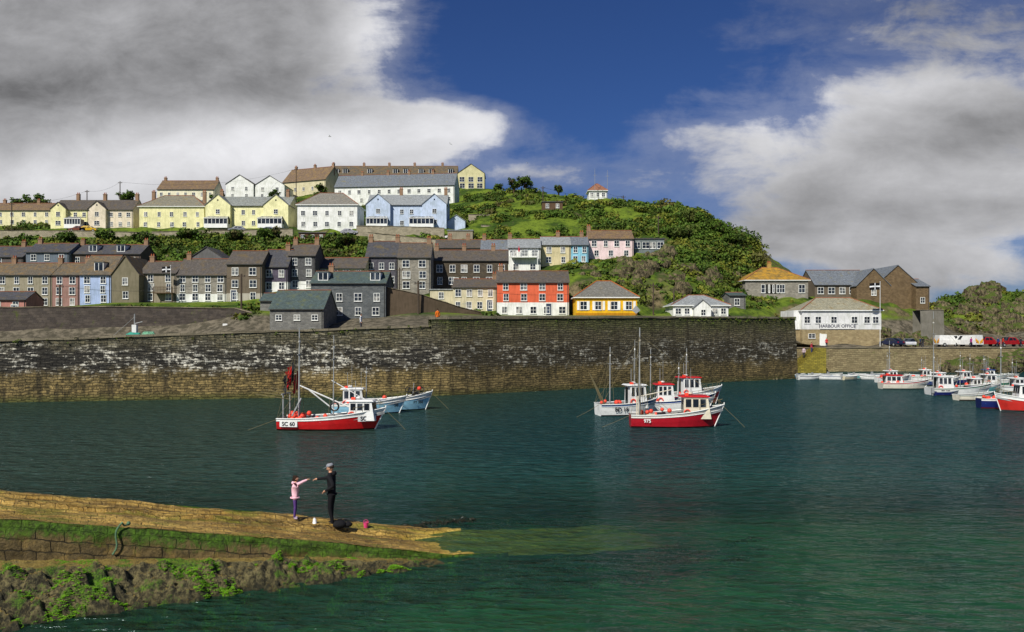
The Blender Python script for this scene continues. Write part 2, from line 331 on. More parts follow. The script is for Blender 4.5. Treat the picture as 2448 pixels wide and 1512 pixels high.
text('sign_lettering','HARBOUR OFFICE',.80,(oW*.44,-.18,oH*.468+.52),0,paint(C(20,20,60),'navy_lettering'),o_e,.006,.012)
# hill rows
H('pale_yellow_house',-40,125,540,502,487,222,wall=CREAM,rf=TILE,rows=R2,cols=6,chim=(.2,.7))
H('gabled_cream_house',127,212,546,500,474,200,roof='twin',twin=((0,.42),),wall=YEL,rf=SLB,rows=R2,cols=4,chim=(.5,),cons=((.5,.95),))
H('gabled_peach_house',214,318,546,500,474,201,roof='twin',twin=((.02,.42),),wall=PEACH,rf=SLB,rows=R2,cols=5,chim=(.2,.95))
H('hipped_cream_house',333,488,547,494,468,198,D=9,roof='hip',wall=YEL,rf=slate(C(130,126,110),C(140,124,84),.4),rows=(.1,.56),cols=5,chim=(.1,.9))
H('twin_gabled_yellow_house',495,692,545,491,466,197,D=9,roof='twin',wall=plaster(C(242,237,182)),rf=slate(C(140,144,138),C(130,124,100),.3),rows=R2,cols=8,chim=(.1,.92),cons=((.02,.3),(.66,.95)))
H('hipped_white_house',711,854,547,490,462,195,D=9,roof='hip',wall=WH,rf=slate(C(132,128,118),C(124,112,88),.3),rows=(.1,.56),cols=5,chim=(),win=(1.0,1.2))
H('twin_gabled_pale_blue_house',877,1068,545,489,461,197,D=9,roof='twin',wall=LBLUE,rf=SLL,rows=R2,cols=8,chim=(.4,.97),cons=((.02,.28),(.55,.85)))
H('pale_blue_garage',1070,1112,548,528,514,199,D=5,roof='front',wall=LBLUE,rf=SLL,rows=())
H('cream_villa',376,512,492,452,433,246,D=8,wall=plaster(C(238,231,202)),rf=TILE,rows=(.15,.58),cols=7,chim=(.05,.97))
H('white_gabled_house',540,606,478,440,418,248,D=10,roof='front',wall=WH,rf=SLB,rows=(.15,.6),cols=2)
H('white_gabled_house',610,680,478,442,420,248.5,D=10,roof='front',wall=WH,rf=SLB,rows=(.15,.6),cols=2)
H('cream_stepped_terrace',676,778,470,436,408,262,Y1=256,D=10,wall=plaster(C(212,202,166)),rf=TILE,rows=(.3,),cols=5,chim=(.1,.55,.98))
H('cream_hilltop_terrace',784,1092,452,418,398,276,D=10,wall=CREAM,rf=SLM,rows=(.3,),cols=12,dorm=(.06,.13,.32,.52,.6,.72,.8,.95),chim=(.02,.26,.46,.66,.88))
H('modern_glass_gabled_house',1094,1158,452,414,392,272,D=10,roof='front',wall=plaster(C(214,206,160)),rf=SLD,rows=(.05,.45),cols=3,win=(1.8,1.8))
H('white_long_terrace',800,1086,494,447,421,250,Y1=246,D=9,wall=WH,rf=SL,rows=(.2,.62),cols=(11,12),chim=(.2,.42,.6,.8),win=(.95,1.25))
H('lookout_house',1408,1450,478,456,440,216,D=5,roof='hip',wall=WH,rf=slate(C(150,104,80),C(140,100,70),.4),rows=(.35,),cols=3)
H('timber_garden_shed',1296,1345,503,484,477,205,D=4,roof='flat',wall=plaster(C(96,74,54)),rf=SLD,rows=(.3,),cols=2)
H('timber_garden_shed',714,778,580,558,552,186,D=4,roof='flat',wall=plaster(C(88,60,44)),rf=SLD,rows=(.35,),cols=3)
H('garden_chalet',1070,1130,575,552,545,184,D=4,roof='flat',wall=plaster(C(150,140,120)),rf=SLL,rows=())
def balcony(parent,x0,x1,z,col):
    b=MB(); b.box(x0,x1,-1.3,-.02,z-.12,z,0)
    b.box(x0,x1,-1.3,-1.22,z+.95,z+1.03,0)
    n=int((x1-x0)/.25)
    for q in range(n+1): x=x0+(x1-x0)*q/n; b.box(x-.03,x+.03,-1.28,-1.24,z,z+.95,0)
    for x in (x0+.05,x1-.05): b.box(x-.06,x+.06,-1.3,-1.18,z-2.2,z+1.03,0)
    b.obj('balcony',[col],parent)
balcony(eA5[0],eA5[1]*.45,eA5[1]*.98,eA5[2]*.32,WOOD)
balcony(eW[0],.6,eW[1]-.6,eW[2]*.6,FRAME)
pb=MB(); pb.tube([(2.2,-.8,eW[2]*.6),(2.2,-.8,eW[2]*.6+2.2)],.03,0,6); pb.tube([(2.2,-.8,eW[2]*.6+1.0),(2.2,-.8,eW[2]*.6+1.7),(2.2,-.8,eW[2]*.6+2.3)],[.16,.13,.02],1,8); pb.obj('parasol',[DARK,paint(C(200,20,50),'parasol_cloth')],eW[0])

# ------------------------------------------------------------------ walls line and terrain
LX=[-160,-46.9,-6.8,39.8,42.0,49.5,84,160]; LY=[60,73,81.6,112,131,132,134,138]
LZ=[4.6,5.65,7.3,8.65,8.6,4.0,4.0,4.0]
def cpt(u,v,Y): p=at(u,v,Y); CP.append((p.x,p.y,p.z))
for x in np.linspace(-140,-8,14): CP.append((x,np.interp(x,LX,LY)+2,min(np.interp(x,LX,LZ)-.3,5.9+max(0,(x+30)*.05))))
for x in np.linspace(-5,38,8): CP.append((x,np.interp(x,LX,LY)+3,7.6))
for x in (46,55,70,85,110,140): CP.append((x,136.5,3.95))
for x in (51,58,66,80,95,115,140): CP.append((x,142,4.15))
for x in (72,84,95,115,140): CP.append((x,158,4.4))
for x in np.arange(-130,-40,9.0):
    for (y,z) in ((119.5,5.6),(108,5.5),(95,5.4),(82,5.4),(125.5,10.0),(130,10.6)): CP.append((x,y,z))
for u in (1400,1500,1600,1700,1800,1880): cpt(u,770,124)
cpt(1850,742,150); cpt(1800,716,158); cpt(1900,722,158); cpt(1960,735,163); cpt(2080,748,164); cpt(2160,765,166); cpt(2220,778,166)
for u in (0,150,300,450,600): cpt(u,580,188); cpt(u,572,186)
for u in (700,850,950,1100): cpt(u,578,187)
for u in (200,400,600,800,900): cpt(u,606,168)
cpt(800,600,172); cpt(950,590,172)
for (u,v,Y) in [(1150,455,262),(1200,462,245),(1250,462,238),(1330,468,232),(1480,482,222),(1560,486,216),(1640,500,212),(1690,528,206),(1740,556,200),(1770,592,194),(1795,640,188),(1815,690,184),(1850,708,182),
    (1150,520,205),(1250,522,203),(1400,525,203),(1500,540,200),(1560,548,196),(1200,560,188),(1350,556,190),(1450,552,190),(1550,570,184),(1620,600,176),(1700,640,172),(1750,690,166),
    (1400,640,158),(1500,640,158),(1560,660,154),(1640,690,152),(1600,730,146),(1450,700,146),(1380,680,148),(1300,660,152),(1690,735,146),(1740,735,152),(960,720,134),(1000,730,134),(1100,752,128)]: cpt(u,v,Y)
for (x,y,z) in [(-150,330,50),(-60,330,52),(0,330,50),(60,290,30),(90,260,15),(120,250,3),(60,230,36),(80,215,20),(95,200,8),(110,190,4.5),(-160,220,28),(-160,160,18),(-200,300,45)]: CP.append((x,y,z))
for (u,v,Y) in [(2235,740,188),(2290,710,192),(2345,692,196),(2400,708,192),(2448,716,192),(2550,700,200),(2700,720,210),(2240,790,172),(2300,790,176),(2400,795,172),(2500,795,172),(2330,742,182),(2420,742,182)]: cpt(u,v,Y)
cp=np.array(CP); cp=cp[np.unique(np.round(cp[:,:2],1),axis=0,return_index=True)[1]]
N=len(cp); dist=np.sqrt(((cp[:,None,:2]-cp[None,:,:2])**2).sum(-1))
A=np.zeros((N+3,N+3)); A[:N,:N]=-dist+np.eye(N)*.15; A[:N,N]=1; A[:N,N+1:]=cp[:,:2]; A[N,:N]=1; A[N+1:,:N]=cp[:,:2].T
sol=np.linalg.solve(A,np.concatenate([cp[:,2],[0,0,0]]))
def height(x,y):
    x=np.atleast_1d(np.asarray(x,float)); y=np.atleast_1d(np.asarray(y,float))
    out=np.empty(len(x))
    for i in range(0,len(x),20000):
        xx=x[i:i+20000]; yy=y[i:i+20000]
        d=np.sqrt((xx[:,None]-cp[None,:,0])**2+(yy[:,None]-cp[None,:,1])**2)
        out[i:i+20000]=-d@sol[:N]+sol[N]+xx*sol[N+1]+yy*sol[N+2]
    return out
def h1(x,y): return float(height([x],[y])[0])
def mesh_np(name,V,Fq,mats,smooth=False,attr=None):
    me=bpy.data.meshes.new(name); nv=len(V); nf=len(Fq)
    me.vertices.add(nv); me.vertices.foreach_set('co',np.asarray(V,dtype=np.float32).ravel())
    me.loops.add(nf*4); me.loops.foreach_set('vertex_index',np.asarray(Fq,dtype=np.int32).ravel())
    me.polygons.add(nf); me.polygons.foreach_set('loop_start',np.arange(0,nf*4,4,dtype=np.int32)); me.polygons.foreach_set('loop_total',np.full(nf,4,dtype=np.int32))
    me.update(calc_edges=True)
    if smooth: me.polygons.foreach_set('use_smooth',[True]*nf)
    if attr is not None:
        a=me.color_attributes.new(name='tint',type='FLOAT_COLOR',domain='POINT'); a.data.foreach_set('color',np.asarray(attr,dtype=np.float32).ravel())
    for m in mats: me.materials.append(m)
    o=bpy.data.objects.new(name,me); scene.collection.objects.link(o); return o
def grid(name,xs,ys,zf,mats,keep=None,smooth=True):
    X,Y=np.meshgrid(xs,ys); x=X.ravel(); y=Y.ravel(); z=zf(x,y); nx=len(xs); ny=len(ys)
    i=np.arange(nx*ny).reshape(ny,nx); Q=np.stack([i[:-1,:-1],i[:-1,1:],i[1:,1:],i[1:,:-1]],-1).reshape(-1,4)
    if keep is not None:
        k=keep(x,y); Q=Q[k[Q].all(1)]
    return mesh_np(name,np.stack([x,y,z],1),Q,mats,smooth)
def vnoise(x,y,s,seed=0):
    return np.array([mnoise.fractal(Vector((a*s+seed,b*s,seed)),1.0,2.0,4) for a,b in zip(x,y)])
m_h,T,out=newmat('hillside_turf_and_rock'); g=T.n('ShaderNodeTexCoord').outputs['Object']; nrm=T.n('ShaderNodeNewGeometry').outputs['Normal']; nz=T.n('ShaderNodeSeparateXYZ',{0:nrm}).outputs[2]
n=T.noise(g,.12,5,.65); n2=T.noise(g,.9,5,.7)
gr=T.mix(T.ss(n,.4,.6),C(50,72,24),C(104,122,40)); gr=T.mix(T.ss(n2,.45,.7,0,.7),gr,C(36,48,20))
rk=T.mix(T.ss(n2,.35,.65),C(70,64,46),C(122,110,80))
f=T.ss(T.m('ADD',nz,T.m('MULTIPLY',T.m('SUBTRACT',n,.5),.8)),.68,.84)
pz=T.n('ShaderNodeSeparateXYZ',{0:g}).outputs[2]
lowf=T.ss(pz,8.8,9.8)
c=T.mix(f,rk,gr); c=T.mix(lowf,T.mix(T.ss(n2,.4,.62),C(74,70,58),C(116,108,92)),c)
finish(T,out,c,.95,n2,.8,.3,.1)
lnx=np.array(LX); lny=np.array(LY)
grid('hillside_terrain',np.arange(-158,158,1.4),np.arange(61,345,1.4),lambda x,y:height(x,y)+np.where(y>140,vnoise(x,y,.25)*.7,0),[m_h],keep=lambda x,y:y>np.interp(x,lnx,lny)+.3)

# harbour wall material
m_w,T,out=newmat('harbour_wall_masonry'); uv=T.n('ShaderNodeUVMap').outputs[0]; g=T.n('ShaderNodeNewGeometry').outputs['Position']
nzc=T.n('ShaderNodeTexNoise',{'Vector':g,'Scale':.9,'Detail':3}).outputs['Color']
v=T.n('ShaderNodeVectorMath',{0:uv,1:T.n('ShaderNodeVectorMath',{0:nzc,'Scale':.45},operation='SCALE').outputs[0]},operation='ADD').outputs[0]
br=T.n('ShaderNodeTexBrick',{'Vector':v,'Color1':(1.2,1.17,1.1,1),'Color2':(.5,.5,.5,1),'Mortar':(.14,.13,.12,1),'Scale':1.0,'Mortar Size':.03,'Mortar Smooth':.3,'Brick Width':.7,'Row Height':.25,'Bias':-.1})
z=T.n('ShaderNodeSeparateXYZ',{0:g}).outputs[2]; sxw=T.n('ShaderNodeSeparateXYZ',{0:g}).outputs[0]; n1=T.noise(g,.35,5,.65); n2=T.noise(g,2.2,4,.7); n3=T.noise(T.mapv(g,(.45,.45,3.0)),1.4,5,.75); n4=T.noise(T.mapv(g,(1.2,1.2,.12),(3,1,0)),1.0,4,.7); n5=T.noise(T.mapv(g,(.2,.2,.5),(8,0,0)),1.0,4,.7)
zz=T.m('ADD',z,T.m('ADD',T.m('MULTIPLY',T.m('SUBTRACT',n1,.5),3.2),T.m('MULTIPLY',T.m('SUBTRACT',n2,.5),1.4)))
low=T.mix(T.ss(n2,.38,.64),C(88,78,50),C(150,130,84)); low=T.mix(T.ss(n5,.48,.64,0,.55),low,C(182,158,104)); low=T.mix(T.ss(z,.0,.9),C(92,92,48),low)
mid=T.mix(T.ss(n3,.46,.64),C(50,48,44),C(118,112,98)); mid=T.mix(T.ss(T.m('MULTIPLY',n3,T.m('ADD',n2,T.m('MULTIPLY',T.m('SUBTRACT',n5,.5),.5))),.26,.34),mid,C(226,222,206))
top=T.mix(T.ss(n2,.4,.6),C(84,82,64),C(116,108,84)); top=T.mix(T.ss(n3,.53,.64,0,.6),top,C(166,160,140))
c=T.mix(T.ss(zz,2.1,3.3),low,mid); c=T.mix(T.ss(zz,4.3,6.0),c,top)
c=T.mix(T.ss(T.m('ADD',zz,T.m('MULTIPLY',n2,2.0)),7.0,8.8,0,.7),c,C(76,92,38))
c=T.mix(T.ss(n4,.5,.68,0,.6),c,C(40,37,30))
c=T.mix(T.ss(sxw,-9,-5,0,.38),c,C(94,84,58))
c=T.mix(.75,c,br.outputs[0],'MULTIPLY')
hh=T.m('ADD',T.m('MULTIPLY',br.outputs[1],-1.3),T.m('ADD',T.m('MULTIPLY',n2,.9),T.m('MULTIPLY',n3,.6)))
finish(T,out,c,.85,hh,1.0,.16,.25)
COP=masonry(C(140,130,108),C(112,104,86),C(80,74,60),1.2,.6,'coping_stone')
def wallstrip(name,pts,zb,th,mats,batter=0.05,cop=True,seg=2.0,coph=.22):
    P=[]
    for a,b in zip(pts[:-1],pts[1:]):
        n=max(1,int(math.hypot(b[0]-a[0],b[1]-a[1])/seg))
        for k in range(n): t=k/n; P.append([a[i]+(b[i]-a[i])*t for i in range(3)])
    P.append(list(pts[-1])); mb=MB(); cb=MB()
    nrm=[]
    for i in range(len(P)):
        a=P[max(i-1,0)]; b=P[min(i+1,len(P)-1)]; d=Vector((b[0]-a[0],b[1]-a[1])).normalized(); nrm.append((d.y,-d.x))
        if 0<i<len(P)-1: P[i][2]+=random.uniform(-.04,.04)
    zlev=6
    for i in range(len(P)-1):
        for k in range(zlev):
            def pt(j,kk):
                f=kk/zlev; zt=P[j][2]; zz=zb+(zt-zb)*f; off=batter*(zt-zz)+.09*mnoise.noise(Vector((P[j][0]*.5,zz,P[j][1]*.5)))
                return (P[j][0]+nrm[j][0]*off,P[j][1]+nrm[j][1]*off,zz)
            mb.poly([pt(i,k),pt(i+1,k),pt(i+1,k+1),pt(i,k+1)],0)
        a,b=P[i],P[i+1]; na,nb=nrm[i],nrm[i+1]
        bk=lambda p,n,z:(p[0]-n[0]*th,p[1]-n[1]*th,z)
        mb.poly([(a[0],a[1],a[2]),(b[0],b[1],b[2]),bk(b,nb,b[2]),bk(a,na,a[2])],0)
        mb.poly([bk(a,na,a[2]),bk(b,nb,b[2]),bk(b,nb,b[2]-6),bk(a,na,a[2]-6)],0)
        if cop:
            jt=random.uniform(-.03,.03); o=.12
            q=[(a[0]+na[0]*o,a[1]+na[1]*o),(b[0]+nb[0]*o,b[1]+nb[1]*o),(b[0]-nb[0]*(th*.6),b[1]-nb[1]*(th*.6)),(a[0]-na[0]*(th*.6),a[1]-na[1]*(th*.6))]
            zt=[a[2],b[2],b[2],a[2]]
            cb.hexa([(q[k][0],q[k][1],zt[k]+.004) for k in range(4)]+[(q[k][0],q[k][1],zt[k]+coph+jt) for k in range(4)],1)
    off=len(mb.v); mb.v+=cb.v; mb.f+=[tuple(i+off for i in f) for f in cb.f]; mb.m+=cb.m
    return mb.obj(name,mats)
wallstrip('harbour_wall',[(-160,60,4.5),(-46.9,73,5.55),(-8,81.3,7.0)],-3,1.6,[m_w,COP])
wallstrip('harbour_wall',[(-8.2,81.0,7.75),(-6.5,81.5,7.8),(15,95.6,8.15),(39.8,112,8.45),(42.0,131.5,8.4),(43,136,8.4)],-3,1.8,[m_w,COP])
m_q=masonry(C(156,142,106),C(122,108,80),C(90,80,58),.7,.3,'quay_masonry',1.0,.15)
wallstrip('quay_wall',[(42.5,131.4,3.85),(49.5,132,3.85),(84,134,3.85),(160,138,3.85)],-3,2,[m_q,COP],cop=True,coph=.2)
m_e=masonry(C(88,80,72),C(62,57,54),C(100,94,84),.9,.4,'rubble_retaining_wall',1.0,.12)
m_ws=masonry(C(172,162,138),C(138,130,110),C(154,146,126),.6,.3,'garden_wall_stone')
def W3(name,l,zb,th,mat,**k):
    pts=[tuple(at(u,v,Y)) for u,v,Y in l]; return wallstrip(name,pts,zb,th,[mat,COP],**k)
W3('embankment_wall',[(-250,738,120),(0,736,121),(300,734,122),(560,738,123),(642,760,122)],3,1.5,m_e,coph=.12)
W3('ramp_wall',[(925,688,127),(1010,706,128),(1100,735,130),(1192,757,132)],4,.8,plaster(C(92,78,62)),coph=.1)
W3('garden_wall',[(-120,552,192),(150,552,191),(330,556,190),(500,552,190),(700,548,190)],20,.5,m_ws,coph=.1)
W3('garden_wall',[(852,541,191),(940,542,190.5),(1062,546,190)],20,.5,m_ws,coph=.1)
W3('garden_wall',[(1120,513,210),(1240,514,208),(1372,521,206)],20,.4,m_ws,coph=.08)
W3('garden_wall',[(1150,538,198),(1300,552,195),(1500,556,192)],20,.3,m_ws,coph=.06)
W3('garden_wall',[(880,556,178),(1030,572,176),(1180,590,174)],16,.4,m_ws,coph=.08)
W3('quay_parapet',[(2200,742,158),(2256,742,158)],3,3,plaster(C(120,116,106)),coph=.1)
sb=MB(); ns=18
for k in range(ns):
    x=44.4+k*.27; z1=-.4+(k+1)*.245; sb.box(x,x+.27 if k<ns-1 else x+1.2,127.2,131.3,-2,z1,0)
sb.obj('quay_steps',[masonry(C(160,146,60),C(120,112,50),C(70,66,40),.6,.245,'weedy_steps')])

# ------------------------------------------------------------------ foliage
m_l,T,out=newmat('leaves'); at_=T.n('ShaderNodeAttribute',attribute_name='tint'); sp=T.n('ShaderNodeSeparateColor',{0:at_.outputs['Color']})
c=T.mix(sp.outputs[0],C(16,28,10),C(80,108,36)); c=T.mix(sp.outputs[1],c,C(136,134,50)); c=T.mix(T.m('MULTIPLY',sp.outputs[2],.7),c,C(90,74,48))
pr=T.n('ShaderNodeBsdfPrincipled',{'Base Color':c,'Roughness':.65,'Specular IOR Level':.15}); T.t.links.new(pr.outputs[0],out.inputs[0])
def leaves(name,cen,rad,dens,leaf,parent=None,flat=.8,mat=None,hue=None,full=False,lay=0.0,asp=.7,mn=12):
    cen=np.asarray(cen,float); rad=np.asarray(rad,float); cnt=np.maximum(mn,(dens*rad**2).astype(int)); idx=np.repeat(np.arange(len(cen)),cnt); n=len(idx)
    d=rng.normal(size=(n,3)); d/=np.linalg.norm(d,axis=1)[:,None]
    if not full: d[:,2]=np.abs(d[:,2])*1.0-.12
    ph=rng.uniform(0,6.28,(len(cen),3)); lump=1+.28*np.sin(d[:,0]*4+ph[idx,0])*np.sin(d[:,1]*4+ph[idx,1])+.22*np.sin(d[:,2]*6+ph[idx,2])
    r=rad[idx]*lump*(1-.45*rng.random(n)**2)
    pos=cen[idx]+d*r[:,None]*np.array([1,1,flat])
    nn=d+rng.normal(size=(n,3))*.7
    if lay>0: nn=rng.normal(size=(n,3))*.35+np.array([0,-.3,1.0])*lay
    nn/=np.linalg.norm(nn,axis=1)[:,None]
    t=np.cross(nn,rng.normal(size=(n,3))); t/=np.linalg.norm(t,axis=1)[:,None]; b=np.cross(nn,t)
    s=leaf*(.5+rng.random(n)); t*=s[:,None]; b*=(s*asp)[:,None]
    V=np.stack([pos-t-b,pos+t-b*.4,pos+t*.8+b,pos-t*.6+b],1).reshape(-1,3); Q=np.arange(n*4).reshape(-1,4)
    bb=rng.random(len(cen)); hb=(rng.random(len(cen))**4)*.7 if hue is None else np.full(len(cen),hue); bw=(rng.random(len(cen))>.85)*rng.random(len(cen))
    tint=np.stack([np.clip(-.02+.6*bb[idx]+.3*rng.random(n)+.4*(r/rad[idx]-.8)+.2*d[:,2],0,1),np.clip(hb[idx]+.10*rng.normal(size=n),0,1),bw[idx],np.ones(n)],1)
    o=mesh_np(name,V,Q,[mat or m_l],False,np.repeat(tint,4,axis=0))
    if parent is not None: o.parent=parent
    return o
def region(u0,u1,Y0,Y1,n,r0,r1):
    k=0; xs=[];ys=[];rs=[]
    while len(xs)<n and k<n*6:
        k+=1; u=random.uniform(u0,u1); y=random.uniform(Y0,Y1); x=(u-CU)*y/F; r=r0+(r1-r0)*random.random()**1.8
        if any(abs(x-f[0])<f[2]+r*.3 and abs(y-f[1])<f[3]+r*.3 for f in FP): continue
        if y<np.interp(x,lnx,lny)+1: continue
        if y>192 and x<60 and mnoise.noise(Vector((x*.07,y*.07,3)))<-.12: continue
        xs.append(x);ys.append(y);rs.append(r)
    if not xs: return np.zeros((0,3)),np.zeros(0)
    z=height(xs,ys); return np.stack([xs,ys,z-np.array(rs)*.15],1),np.array(rs)
regs=[(0,880,160,187,460,.8,2.6),(230,700,163,186,170,1.2,3.2),(690,900,156,186,90,1,2.6),(1090,1660,186,232,230,.7,2.4),(1390,1700,192,215,140,1.2,3.2),(1600,1800,168,206,220,1.3,3.6),(1640,1800,178,205,110,2,4.6),
 (1350,1770,146,168,150,.6,2.2),(1000,1200,172,190,70,.7,1.8),(0,1100,205,240,300,1.0,2.8),(-100,400,228,262,120,1.2,3.0),(660,900,205,245,60,1.2,2.8),(1090,1300,222,262,90,1.0,2.6),(1740,1960,146,163,50,.5,1.3),
 (940,1200,130,142,40,.5,1.3),(2225,2600,174,202,230,.7,2.4),(2600,2800,175,212,60,1,2.4),(250,640,124,131,16,.5,1.0),(560,660,121,133,20,.5,1.2),(760,870,150,160,25,1,2)]
cs=[];rs=[]
for r in regs:
    a,b=region(*r); cs.append(a); rs.append(b)
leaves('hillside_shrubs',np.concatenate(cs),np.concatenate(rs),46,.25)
cs=[];rs=[]
for r in [(1090,1760,150,225,600,.3,.7),(0,1000,160,195,300,.3,.7),(2225,2500,172,200,200,.3,.7)]:
    a,b=region(*r); cs.append(a); rs.append(b)
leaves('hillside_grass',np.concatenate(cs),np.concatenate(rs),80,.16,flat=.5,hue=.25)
cr=MB()
def crag(u0,u1,Y0,Y1,n,r0,r1,up=.0):
    for k in range(n):
        u=random.uniform(u0,u1); y=random.uniform(Y0,Y1); x=(u-CU)*y/F; r=random.uniform(r0,r1)
        if any(abs(x-f[0])<f[2]+r*.8 and abs(y-f[1])<f[3]+r*.8 for f in FP): continue
        sd_=Vector((k*.7,u,0)); cr.ball((x,y,h1(x,y)-r*.2+up),(r*1.1,r*.8,r*1.1),0,14,10,lambda d:d*(1+.45*mnoise.noise(d*1.8+sd_)+.22*mnoise.noise(d*5+sd_)))
crag(1480,1640,148,160,16,.9,2.1); crag(1540,1720,158,172,16,1.0,2.3); crag(1700,1790,170,184,9,1,2.2); crag(2230,2500,172,190,36,1.0,2.8); crag(2310,2380,192,198,8,1.4,2.6,.4); crag(1380,1480,150,158,7,.6,1.2); crag(2110,2230,150,160,18,.8,1.8)
m_c,T,out=newmat('crag_rock'); g=T.n('ShaderNodeNewGeometry').outputs['Position']; n1=T.noise(g,.5,6,.7); n2=T.noise(T.mapv(g,(1,1,.4)),2.0,5,.75); nzr=T.n('ShaderNodeSeparateXYZ',{0:T.n('ShaderNodeNewGeometry').outputs['Normal']}).outputs[2]
c=T.mix(T.ss(n2,.38,.62),C(52,48,36),C(130,118,88)); c=T.mix(T.ss(T.m('ADD',nzr,T.m('MULTIPLY',n1,.8)),.8,1.1),c,C(78,92,36)); finish(T,out,c,.9,T.m('ADD',n1,n2),1.0,.5,.2)
cr.obj('rock_outcrop',[m_c],smooth=False)
cs=[];rs=[]
for k in range(300):
    x=random.uniform(-50,40) if k%3 else random.uniform(-6,40); y=np.interp(x,lnx,lny); ztop=np.interp(x,[-46.9,-8,-7.9,39.8],[5.55,7.0,7.8,8.45])
    if x<-8 and random.random()<.6: continue
    cs.append((x,y-.2,ztop+.1-abs(random.gauss(0,.3)))); rs.append(random.uniform(.08,.22))
leaves('wall_weeds',cs,rs,500,.05,hue=.15,flat=.9)
def tree(u,v_top,Y,r,name='tree',hue=.0):
    x=(u-CU)*Y/F; z=h1(x,Y); zt=EYE+(HV-v_top)*Y/F; hgt=max(zt-z,3); e=empty(name,(x,Y,z)); tb=MB()
    tb.tube([(0,0,-.5),(.1,0,hgt*.3),(.05,.1,hgt*.6),(0,0,hgt*.85)],[.28,.2,.12,.04],0,8); cc=[];cr_=[]
    for k in range(14):
        a=k*2.4; rr=r*random.uniform(.3,.85); zz=hgt*random.uniform(.45,.9); p=(math.cos(a)*rr,math.sin(a)*rr,zz)
        tb.tube([(0,0,hgt*.35+k*.1),(p[0]*.5,p[1]*.5,hgt*.5+k*.1),p],[.09,.06,.02],0,5)
        cc.append((p[0],p[1],p[2])); cr_.append(r*random.uniform(.22,.45))
    cc.append((0,0,hgt*.84)); cr_.append(r*.4)
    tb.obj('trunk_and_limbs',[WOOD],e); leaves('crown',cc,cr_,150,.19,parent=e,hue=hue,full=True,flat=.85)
for t in [(92,462,236,3.6),(300,460,232,2.6),(655,455,232,2.0),(765,440,240,2.2),(1228,425,236,1.8),(1255,422,238,2.4),(1650,530,200,4.4),(1700,556,196,4.0),(1745,566,192,3.4),(1620,545,190,3.2),(1335,448,236,1.6),(1190,445,244,1.8),(450,560,180,2.4),(340,566,178,2.8),(250,566,180,2.2),(560,560,180,2.4),(640,558,182,2.6),(800,572,176,2.4),(830,576,172,2.6),(160,570,180,2.2),(40,470,230,2.2),(520,462,226,2.0)]: tree(*t)
# ------------------------------------------------------------------ poles and wires
def pole(u,v,Y,r=.12,arm=True,name='utility_pole'):
    x=(u-CU)*Y/F; z=h1(x,Y); zt=EYE+(HV-v)*Y/F; mb=MB(); mb.tube([(0,0,-1),(0,0,zt-z)],[r*1.2,r],0,8)
    if arm: mb.box(-.6,.6,-.05,.05,zt-z-.5,zt-z-.38,0); [mb.tube([(dx,0,zt-z-.38),(dx,0,zt-z-.2)],.05,1,6) for dx in (-.5,0.0,.5)]
    mb.obj(name,[POLE,DARK],None,loc=(x,Y,z)); return Vector((x,Y,zt-.2))
tops=[pole(*p) for p in [(208,455,215),(287,434,228),(708,403,250),(1298,446,212),(1000,672,127,.16),(577,655,124,.14),(143,680,124,.14),(1562,677,140),(1611,688,142),(28,485,200),(1490,468,212),(1574,516,190),(955,640,140,.1)]]
def wire(name,a,b,sag=1.0,r=.02):
    mb=MB(); mb.tube([a.lerp(b,t/12)-Vector((0,0,sag*4*(t/12)*(1-t/12))) for t in range(13)],r,0,4); mb.obj(name,[DARK])
for a,b,s in [(0,1,1),(1,2,2.5),(0,9,1),(4,5,1.2),(5,6,1.6),(7,8,.6),(3,10,1.2),(4,7,2),(12,4,.6)]: wire('overhead_wire',tops[a],tops[b],s)
wire('overhead_wire',tops[10],at(1420,440,215),1)
for (u,v0,v1,Y) in [(1422,404,470,214),(1452,408,476,216),(1112,722,760,134)]:
    x=(u-CU)*Y/F; z0=h1(x,Y); mb=MB(); mb.tube([(0,0,-1),(0,0,EYE+(HV-v0)*Y/F-z0)],[.07,.04],0,6); mb.box(-.5,.5,-.03,.03,(EYE+(HV-v0)*Y/F-z0)*.8,(EYE+(HV-v0)*Y/F-z0)*.8+.06,0); mb.obj('radio_mast',[GREYP],loc=(x,Y,z0))
def flag(name,p,hgt,w=1.5):
    e=empty(name,p); mb=MB(); mb.tube([(0,0,0),(0,0,hgt)],[.06,.04],0,8); mb.ball((0,0,hgt+.05),.08,0); mb.obj('pole',[WHITEP],e)
    fb=MB(); n=16; m=10; hh=w*.62
    P=lambda i,j:(-i/n*w*.95,.12*math.sin(i/n*7),hgt-.1-hh+j/m*hh-.1*(i/n)**2)
    for i in range(n):
        for j in range(m):
            cross=(j in(4,5)) or (i in (7,8)); fb.poly([P(i,j),P(i+1,j),P(i+1,j+1),P(i,j+1)],1 if cross else 0)
    fb.obj('cornish_flag',[cloth(C(18,18,20)),cloth(C(235,235,235))],e)
pp=at(2104,826,139); flag('flagpole',(pp.x,pp.y,h1(pp.x,pp.y)),(826-672)*139/F,1.9)
pp=at(408,700,137); flag('flagpole',(pp.x,pp.y,pp.z),(700-636)*137/F,1.6)

